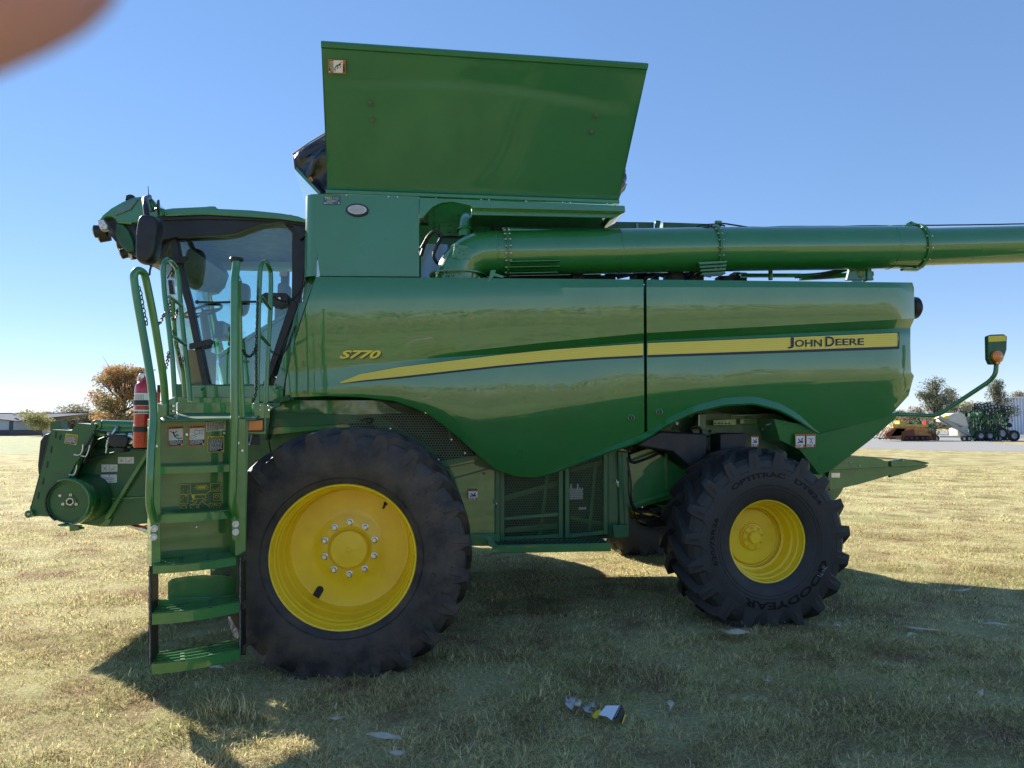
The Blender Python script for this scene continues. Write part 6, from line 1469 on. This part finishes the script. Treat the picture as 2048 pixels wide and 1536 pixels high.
def ubox(a, x0, y0, x1, y1, d0, d1, m=0): p = U(x0, y1); q = U(x1, y0); a.box((p.x, Y1 + d0, p.z), (q.x, Y1 + d1, q.z), m)
e_, p_ = yo_('asphalt_paver', 1812, 'rusty orange and yellow asphalt paver on the gravel behind the marker arm', 'road paver')
a = MB(); a.prism([U(1780,868), U(1795,850), U(1830,848), U(1852,850), U(1862,860), U(1862,872), U(1800,874)], (0,2.4,0)); a.build('body', PORG, e_, off=p_)
a = MB(); ubox(a, 1788,843,1846,851,.2,2.2); ubox(a, 1803,836,1818,845,.4,1.4); ubox(a, 1826,844,1858,849,.1,2.0); a.build('hood', PYEL, e_, off=p_)
a = MB(); a.prism([U(1812,852), U(1790,851), U(1770,862), U(1772,868), U(1800,866)], (0,2.2,0)); a.prism([U(1802,858), U(1826,853), U(1828,866), U(1804,872)], (0,-.15,0)); a.build('hopper', RUST, e_, off=p_)
a = MB(); ubox(a, 1852,846,1858,858,.6,1.2); ubox(a, 1849,845,1861,848,.6,1.2); ubox(a, 1858,836,1862,847,.6,1.2); a.build('seat', RED, e_, off=p_)
a = MB(); ubox(a, 1806,866,1858,876,0,.5); [wheelmb(a, U(x,871)+V(0,-.05,0), .28, .2) for x in (1812,1822,1832,1844,1854)]; a.build('track', [TYB, RUST], e_, off=p_)
a = MB(); a.beam(U(1855,858), U(1872,866), .15, .15); a.beam(U(1778,872), U(1812,874), .3, .1); a.beam(U(1756,872), U(1790,870), .2, .1); ubox(a, 1862,860,1874,875,.2,1.6); a.build('screed', RUST, e_, off=p_)
e_, p_ = yo_('scaffold_frame', 1768, 'pale steel ladder frames leaning together left of the orange paver', 'steel frame')
a = MB()
for x0, x1, d in ((1748,1772,0),(1760,1780,.6),(1772,1796,1.2),(1788,1806,1.8)):
    a.beam(U(x0,872)+V(0,d,0), U(x1,838)+V(0,d,0), .08,.08); a.beam(U(x0+10,875)+V(0,d,0), U(x1+10,840)+V(0,d,0), .08,.08)
    for k in range(5): q = (k+.5)/5; a.beam(U(x0,872).lerp(U(x1,838),q)+V(0,d,0), U(x0+10,875).lerp(U(x1+10,840),q)+V(0,d,0), .05,.05)
a.beam(U(1744,870), U(1800,872), .1,.1); a.build('ladder_frame', LGR, e_, off=p_)
a = MB()
for k in range(7): a.beam(U(1750+k*8,868)+V(0,2.4,0), U(1756+k*8,850)+V(0,2.4,0), .04,.04)
a.beam(U(1744,858)+V(0,2.4,0), U(1812,850)+V(0,2.4,0), .05,.05); a.beam(U(1780,838)+V(0,2.4,0), U(1870,846)+V(0,2.4,0), .06,.06); a.build('truss', MGR, e_, off=p_)
rn = random.Random(12)
def implement(name, px0, px1, ytop, lab, cat, Yd, nrow, wheels, seed, tall=False):
    rn = random.Random(seed); p = V(X((px0+px1)/2), Y1 + Yd, 0); e_ = empty(name, p); tag(e_, lab, cat, 'green implements in the yard'); dy = V(0, Yd, 0)
    a = MB(); a.beam(U(px0,862)+dy, U(px1,860)+dy, .28,.22); a.beam(U(px0+4,868)+dy+V(0,1,0), U(px1-2,868)+dy+V(0,1,0), .18,.18); a.beam(U((px0+px1)/2,862)+dy, U(px0-8,874)+dy+V(0,-1,0), .16,.16)
    for k in range(4): x = rn.uniform(px0, px1); a.beam(U(x,864)+dy, U(x+rn.uniform(-10,10),ytop+4)+dy+V(0,rn.uniform(0,1),0), .1,.1)
    a.build('tool_bar', MGR, e_, off=p)
    for k in range(nrow):
        x = px0 + (px1-px0)*(k+.5)/nrow; u = MB(); hgt = rn.uniform(ytop, ytop+8)
        u.add([],[]); c_ = U(x, 860)+dy; w_ = .38
        u.box((c_.x-w_*.5, c_.y-.5, c_.z-.3), (c_.x+w_*.3, c_.y+.2, c_.z+.25)); tp_ = U(x+rn.uniform(-2,2), hgt)+dy; u.beam(c_, tp_, .10,.14); u.beam(tp_, tp_+V(.5,-.3,-.4), .08,.1); u.box((tp_.x-.22,tp_.y-.2,tp_.z-.45),(tp_.x+.16,tp_.y+.2,tp_.z)); u.beam(c_, U(x+rn.uniform(-5,5),874)+dy+V(0,-.5,0), .08,.1)
        ru = u.build('row_unit', MGR, e_, off=p, bevel=.02)
        d = MB(); wheelmb(d, U(x,871)+dy+V(0,-.5,0), .32,.08); 
        if tall: wheelmb(d, U(x+2,hgt-2)+dy+V(0,-.25,.1), .24,.08); wheelmb(d, U(x-3,hgt+3)+dy+V(0,-.2,0), .2,.08)
        d.build('gauge_wheel', [TYB, GREY], ru, off=None)
        d = ru.children if False else None
    cl = MB(); cd_ = MB()
    for k in range(nrow * 9):
        x = rn.uniform(px0, px1); y = rn.uniform(ytop + 2, 872); p0 = U(x, y) + dy + V(0, rn.uniform(-.6, 1.2), 0); q0 = p0 + V(rn.uniform(-.9, .9), rn.uniform(-.3, .3), rn.uniform(-.9, .9)); q0.z = max(.05, q0.z)
        (cl if k % 2 else cd_).beam(p0, q0, rn.uniform(.04, .12), rn.uniform(.04, .16))
        if k % 3 == 0: wheelmb(cd_, p0 + V(0, -.2, 0), rn.uniform(.12, .28), .06, (rn.uniform(-.3,.3), 1, rn.uniform(-.3,.3)), 0, 0)
    cl.build('linkage', GDARK, e_, off=p); cd_.build('coulter', [TYB], e_, off=p)
    for x, y, r_ in wheels:
        d = MB(); wheelmb(d, U(x,y)+dy+V(0,-.8,0), r_, .35); d.build('wheel', [TYB, GREY], e_, off=p)
    return e_
# gauge wheels are children of a child: keep coordinates relative to the root
def fix_off():
    for o in bpy.data.objects:
        if o.name.startswith('gauge_wheel') and o.parent:
            r = o.parent.parent
            if r is not None: o.location = -r.location
implement('row_planter', 1866, 1908, 838, 'small green planter between the orange paver and the cream tender', 'planter', 4, 6, [(1905,872,.38)], 3)
implement('folded_planter', 1940, 1996, 818, 'tall folded green planter with black wheels in front of the white building', 'planter', 0, 8, [(1950,866,.5),(1968,866,.5),(2016,866,.62)], 5)
implement('seed_drill', 1980, 2056, 806, 'green drill bristling with raised black discs at the right edge', 'seed drill', 3, 11, [(2030,862,.7)], 8, True)
implement('small_planter', 2008, 2070, 848, 'low green planter nearest the gravel verge at the right edge', 'planter', -6, 6, [(2018,872,.35)], 9)
bpy.context.view_layer.update(); fix_off()
e_, p_ = yo_('seed_tender', 1915, 'cream seed tender with a rounded hood, yellow tip and sloping conveyor', 'seed tender')
a = MB(); a.prism([U(1893,838), U(1898,826), U(1910,821), U(1928,820), U(1934,828), U(1940,848), U(1932,852), U(1920,846)], (0,2.2,0)); a.prism([U(1915,852), U(1936,846), U(1938,866), U(1932,870), U(1916,868)], (0,1.8,0)); a.build('hopper', CREAM, e_, off=p_, bevel=.2)
a = MB(); a.prism([U(1885,832), U(1893,826), U(1900,826), U(1896,833)], (0,1.6,0)); a.build('yellow_tip', YEL, e_, off=p_)
a = MB(); a.beam(U(1876,828), U(1940,866), .5,.35); a.build('conveyor', GREY, e_, off=p_)
a = MB(); a.beam(U(1880,868), U(1935,868), .15,.15); [wheelmb(a, U(x,872)+V(0,-.2,0), .3,.25, mt=1, mr=0) for x in (1924,1934)]; a.build('trailer_frame', [CREAM, TYB], e_, off=p_)
# ================================================================ LITTER
def flat(name, pts, m, lab, cat, grp=None, z=.05, th=.002, curl=0.0, mats=None):
    a = MB(); c_ = sum(pts, V(0,0,0)) / len(pts); a.prism(pts, (0,0,th)); o = a.build(name, m, off=c_, loc=c_); tag(o, lab, cat, grp); return o
BLUP = mat('pale_blue_paper', (.66,.70,.76), .5)
p = [gp(*q, z=.075) for q in ((1205,1413),(1239,1411),(1228,1437),(1197,1430))]
p0, p1, p2, p3 = [gp(*q, z=zz) for q, zz in (((1212,1411),.10),((1239,1411),.08),((1224,1440),.05),((1198,1429),.08))]
q1, q2 = gp(1250,1424,z=.03), gp(1243,1447,z=.02)
bag = empty('seed_bag', (p2.x, p2.y, 0)); tag(bag, 'crumpled pale blue and black paper bag with yellow corners lying in the shaded grass', 'paper bag'); ob = V(p2.x, p2.y, 0)
a = MB(); a.prism([p0, p1, p2, gp(1213,1432,z=.06), p3], (0,0,-.003)); a.build('pale_side', BLUP, bag, off=ob)
a = MB(); m_ = p1.lerp(q1, .5) + V(0,0,.02); m2_ = p2.lerp(q2, .5) + V(0,0,.02); a.add([p1, m_, q1, p2, m2_, q2], [(0,1,4,3),(1,2,5,4)]); a.build('black_side', INK, bag, off=ob)
a = MB(); vs, fs, _ = text_geo('seedcorn field', .01); a.add([p1.lerp(p2, .98 - x*.9) .lerp(m_.lerp(m2_, .98 - x*.9), .15 + y*.45) + V(0,0,.006) for x, y in vs], fs); 
a = MB()
for k in range(14):
    t_ = .08 + k*.062; A_ = p1.lerp(p2, t_); C_ = m_.lerp(m2_, t_); a.add([A_.lerp(C_,.45)+V(0,0,.004), A_.lerp(C_,.45+.3*((k*37)%3+1)/3)+V(0,0,.004), p1.lerp(p2,t_+.035).lerp(m_.lerp(m2_,t_+.035),.45+.3*((k*37)%3+1)/3)+V(0,0,.004), p1.lerp(p2,t_+.035).lerp(m_.lerp(m2_,t_+.035),.45)+V(0,0,.004)], [(0,1,2,3)])
a.build('worn_print', WHT, bag, off=ob)
a = MB(); g2 = lambda x, y, z: gp(x, y, z=z); a.prism([g2(1182,1428,.04), g2(1200,1418,.06), g2(1204,1424,.06), g2(1194,1436,.03), g2(1188,1437,.03)], (0,0,-.002)); a.build('yellow_corner', YLB, bag, off=ob); a = MB(); a.prism([g2(1243,1447,.03), g2(1250,1428,.04), g2(1253,1430,.03), g2(1246,1446,.02)], (0,0,-.002)); a.build('yellow_corner', YLB, bag, off=ob)
DRY = mat('dry_husk', (.55,.48,.36), .8, var=.2, vscale=20); PLAS = mat('crumpled_wrapper', (.40,.40,.41), .3, var=.3, vscale=20)
def strip(name, pts, w_, m, lab, cat, grp, seed=0):
    rn = random.Random(seed); P = rounded([gp(x, y, z=zz) for x, y, zz in pts], .05, 5); vs = []
    for i, p in enumerate(P):
        d = (P[min(i+1, len(P)-1)] - P[max(i-1, 0)]).normalized(); s_ = V(-d.y, d.x, .35).normalized() * w_ * .5 * (sin(pi*(i+.4)/(len(P)+.2))**.6); vs += [p - s_, p + V(0,0,-w_*.25), p + s_]
    n_ = len(P); a = MB(); a.add(vs, [(i*3+k, i*3+k+1, i*3+k+4, i*3+k+3) for i in range(n_-1) for k in (0,1)]); c_ = P[0]; o = a.build(name, m, off=c_, loc=c_, sharp=80); so_ = o.modifiers.new('s','SOLIDIFY'); so_.thickness = .002; tag(o, lab, cat, grp)
gw = 'crumpled wrapper scraps'
strip('wrapper_scrap', [(1133,1389,.06),(1140,1400,.08),(1144,1414,.05)], .07, PLAS, 'grey crumpled wrapper scrap farthest left of the paper bag', 'wrapper', gw)
strip('wrapper_scrap', [(1146,1395,.05),(1156,1402,.08),(1160,1410,.06)], .06, DRY, 'tan scrap touching the grey wrapper', 'wrapper', gw)
strip('wrapper_scrap', [(1162,1409,.05),(1176,1416,.08),(1186,1424,.05)], .06, PLAS, 'grey scrap between the bag and the leftmost wrapper', 'wrapper', gw)
strip('wrapper_scrap', [(1176,1406,.07),(1186,1408,.09),(1196,1416,.05)], .04, PLAS, 'thin grey curl just above the bag corner', 'wrapper', gw)
gh = 'dry corn husks on the grass'
for i, (pp_, w_, lb) in enumerate((([(1333,1408,.06),(1336,1402,.08),(1344,1408,.08),(1340,1420,.05)], .035, 'small curled husk right of the paper bag'), ([(732,1467,.05),(765,1470,.07),(802,1476,.04)], .045, 'long pale husk below the front wheel'), ([(778,1502,.05),(795,1506,.06),(812,1503,.04)], .035, 'short husk at the bottom edge under the long pale one'),
    ([(1434,1258,.05),(1460,1264,.09),(1485,1262,.08),(1500,1264,.05)], .07, 'wide pale husk in front of the rear tyre'), ([(1660,1242,.05),(1672,1248,.06),(1682,1252,.04)], .035, 'small husk right of the rear tyre'), ([(1784,1248,.05),(1830,1256,.06),(1880,1260,.04)], .03, 'long thin stalk lying right of the rear wheel'), ([(1955,1248,.04),(1985,1245,.07),(2015,1250,.05)], .035, 'forked dry leaf near the right edge in the shade'),
    ([(1814,1274,.04),(1820,1265,.07),(1834,1268,.04)], .03, 'arched husk below the long thin stalk'), ([(1898,1180,.04),(1915,1182,.05),(1938,1178,.05),(1942,1174,.06)], .03, 'looped leaf near the shadow edge at right'), ([(1104,1168,.04),(1112,1170,.05),(1120,1166,.04)], .035, 'husk under the belly between the wheels'), ([(1528,1352,.03),(1534,1357,.06),(1540,1362,.04)], .04, 'tiny husk below the rear tyre'), ([(420,1334,.04),(436,1332,.06),(452,1338,.04)], .025, 'thin husk just below the bottom ladder step'), ([(660,1435,.05),(672,1437,.06),(690,1432,.04)], .022, 'thin husk left of the long pale one'),
    ([(1950,1383,.04),(1960,1378,.08),(1964,1390,.05)], .04, 'crumpled husk near the lower right corner'))):
    strip('corn_husk', pp_, w_, DRY, lb, 'corn husk', gh, i)
# ================================================================ THE PHOTOGRAPHER'S HAND (fingertip shades the lens corner)
SKIN = mat('skin', (.60,.33,.37), .5, bump=.0003, bscale=900)
SKIN.node_tree.nodes['Principled BSDF'].inputs['Subsurface Weight'].default_value = .25
SKIN.node_tree.nodes['Principled BSDF'].inputs['Subsurface Radius'].default_value = (.01,.003,.0015); SKIN.node_tree.nodes['Principled BSDF'].inputs['Subsurface Scale'].default_value = 1
def hand_mesh():
    d0 = .062
    A_ = at(-84, -36, d0); tip = at(330, -240, d0)            # centre line of the index fingertip
    ax_ = (tip - A_).normalized()
    root_ = A_ - ax_ * .062; r_ = .0075
    lf = V(-1, 0, 0); up_ = V(0, 0, 1)
    wrist = root_ + V(-.085, -.01, -.035); palm = root_.lerp(wrist, .45)
    verts = [wrist, palm]; edges = [(0, 1)]; rad = [.026, .030]
    def chain_(pts, rs, start):
        prev = start
        for p, r in zip(pts, rs): verts.append(p); rad.append(r); edges.append((prev, len(verts)-1)); prev = len(verts)-1
    k1 = root_; tip2 = tip - ax_*.004
    chain_([k1, k1.lerp(tip2,.42)+V(0,0,.006), k1.lerp(tip2,.74)+V(0,0,.003), tip2], [.0125,.0112,.0106,.0090], 1)
    for j, (off, ln_) in enumerate(((V(-.010,-.002,.022),.070),(V(-.020,-.006,.043),.062),(V(-.032,-.010,.062),.05))):
        b0 = root_ + off; dr = (ax_ + V(0,-.1,.25)).normalized(); chain_([b0, b0+dr*ln_*.45, b0+(dr+V(0,-.3,.0)).normalized()*ln_*.75, b0+(dr+V(-.05,-.6,.0)).normalized()*ln_*.95], [.0112,.0090,.0080,.0060], 1)
    b0 = wrist.lerp(palm,.6)+V(.012,-.014,-.022); chain_([b0, b0+V(.026,-.006,-.022), b0+V(.050,-.004,-.030)], [.0125,.0105,.0078], 0)
    chain_([wrist+V(-.10,-.02,-.06), wrist+V(-.24,-.05,-.15)], [.028,.036], 0)
    c_ = wrist; me = bpy.data.meshes.new('hand'); me.from_pydata([tuple(p - c_) for p in verts], edges, [])
    o = bpy.data.objects.new('person', me); COL.objects.link(o); o.location = c_; me.materials.append(SKIN)
    s_ = o.modifiers.new('skin', 'SKIN'); s_.use_smooth_shade = True
    for i, r in enumerate(rad): me.skin_vertices[0].data[i].radius = (r, r)
    me.skin_vertices[0].data[0].use_root = True
    s2_ = o.modifiers.new('sub', 'SUBSURF'); s2_.levels = 2; s2_.render_levels = 2
    tag(o, "photographer's blurred fingertip reaching in from the upper left corner, close to the lens", 'person')
hand_mesh()
# ================================================================ LIGHT, SKY, CAMERA
SX, SY = 1.50, 1.42
sv = V(-SX, SY, 1).normalized(); elev = math.asin(sv.z); az = math.atan2(sv.x, sv.y)   # clockwise from +y
w = bpy.data.worlds.new('World'); scn.world = w; w.use_nodes = True; n, l = w.node_tree.nodes, w.node_tree.links
sk = n.new('ShaderNodeTexSky'); sk.sky_type = 'NISHITA'; sk.sun_disc = False; sk.sun_elevation = elev; sk.sun_rotation = az
sk.air_density = .75; sk.dust_density = .0; sk.ozone_density = 3.0; sk.altitude = 200
tn_ = n.new('ShaderNodeMix'); tn_.data_type = 'RGBA'; tn_.blend_type = 'MULTIPLY'; tn_.inputs[0].default_value = 1; tn_.inputs[7].default_value = (1.0, .965, 1.10, 1); l.new(sk.outputs[0], tn_.inputs[6]); gm_ = n.new('ShaderNodeGamma'); gm_.inputs[1].default_value = .52; hs_ = n.new('ShaderNodeHueSaturation'); hs_.inputs['Saturation'].default_value = 1.42; hs_.inputs['Value'].default_value = 1.36; l.new(tn_.outputs[2], gm_.inputs[0]); l.new(gm_.outputs[0], hs_.inputs['Color']); l.new(hs_.outputs[0], n['Background'].inputs[0]); n['Background'].inputs[1].default_value = .13
sd = bpy.data.lights.new('sun', 'SUN'); sd.energy = 5.0; sd.angle = radians(.5); sd.color = (1, .94, .84); so = bpy.data.objects.new('sun', sd); COL.objects.link(so)
so.rotation_euler = sv.to_track_quat('Z', 'Y').to_euler()
cd = bpy.data.cameras.new('camera'); co = bpy.data.objects.new('camera', cd); COL.objects.link(co); co.location = CAM; co.rotation_euler = (pi/2 + PT, 0, 0)
cd.sensor_width = 36; cd.lens = F/2048*36; cd.clip_end = 4000; cd.clip_start = .01
cd.dof.use_dof = True; cd.dof.focus_distance = 7.0; cd.dof.aperture_fstop = 9.5
scn.camera = co
scn.view_settings.view_transform = 'Standard'; scn.view_settings.look = 'None'; scn.view_settings.gamma = 1; scn.view_settings.exposure = 1.18
scn.cycles.max_bounces = 8; scn.cycles.transparent_max_bounces = 24; scn.cycles.caustics_reflective = False; scn.cycles.caustics_refractive = False
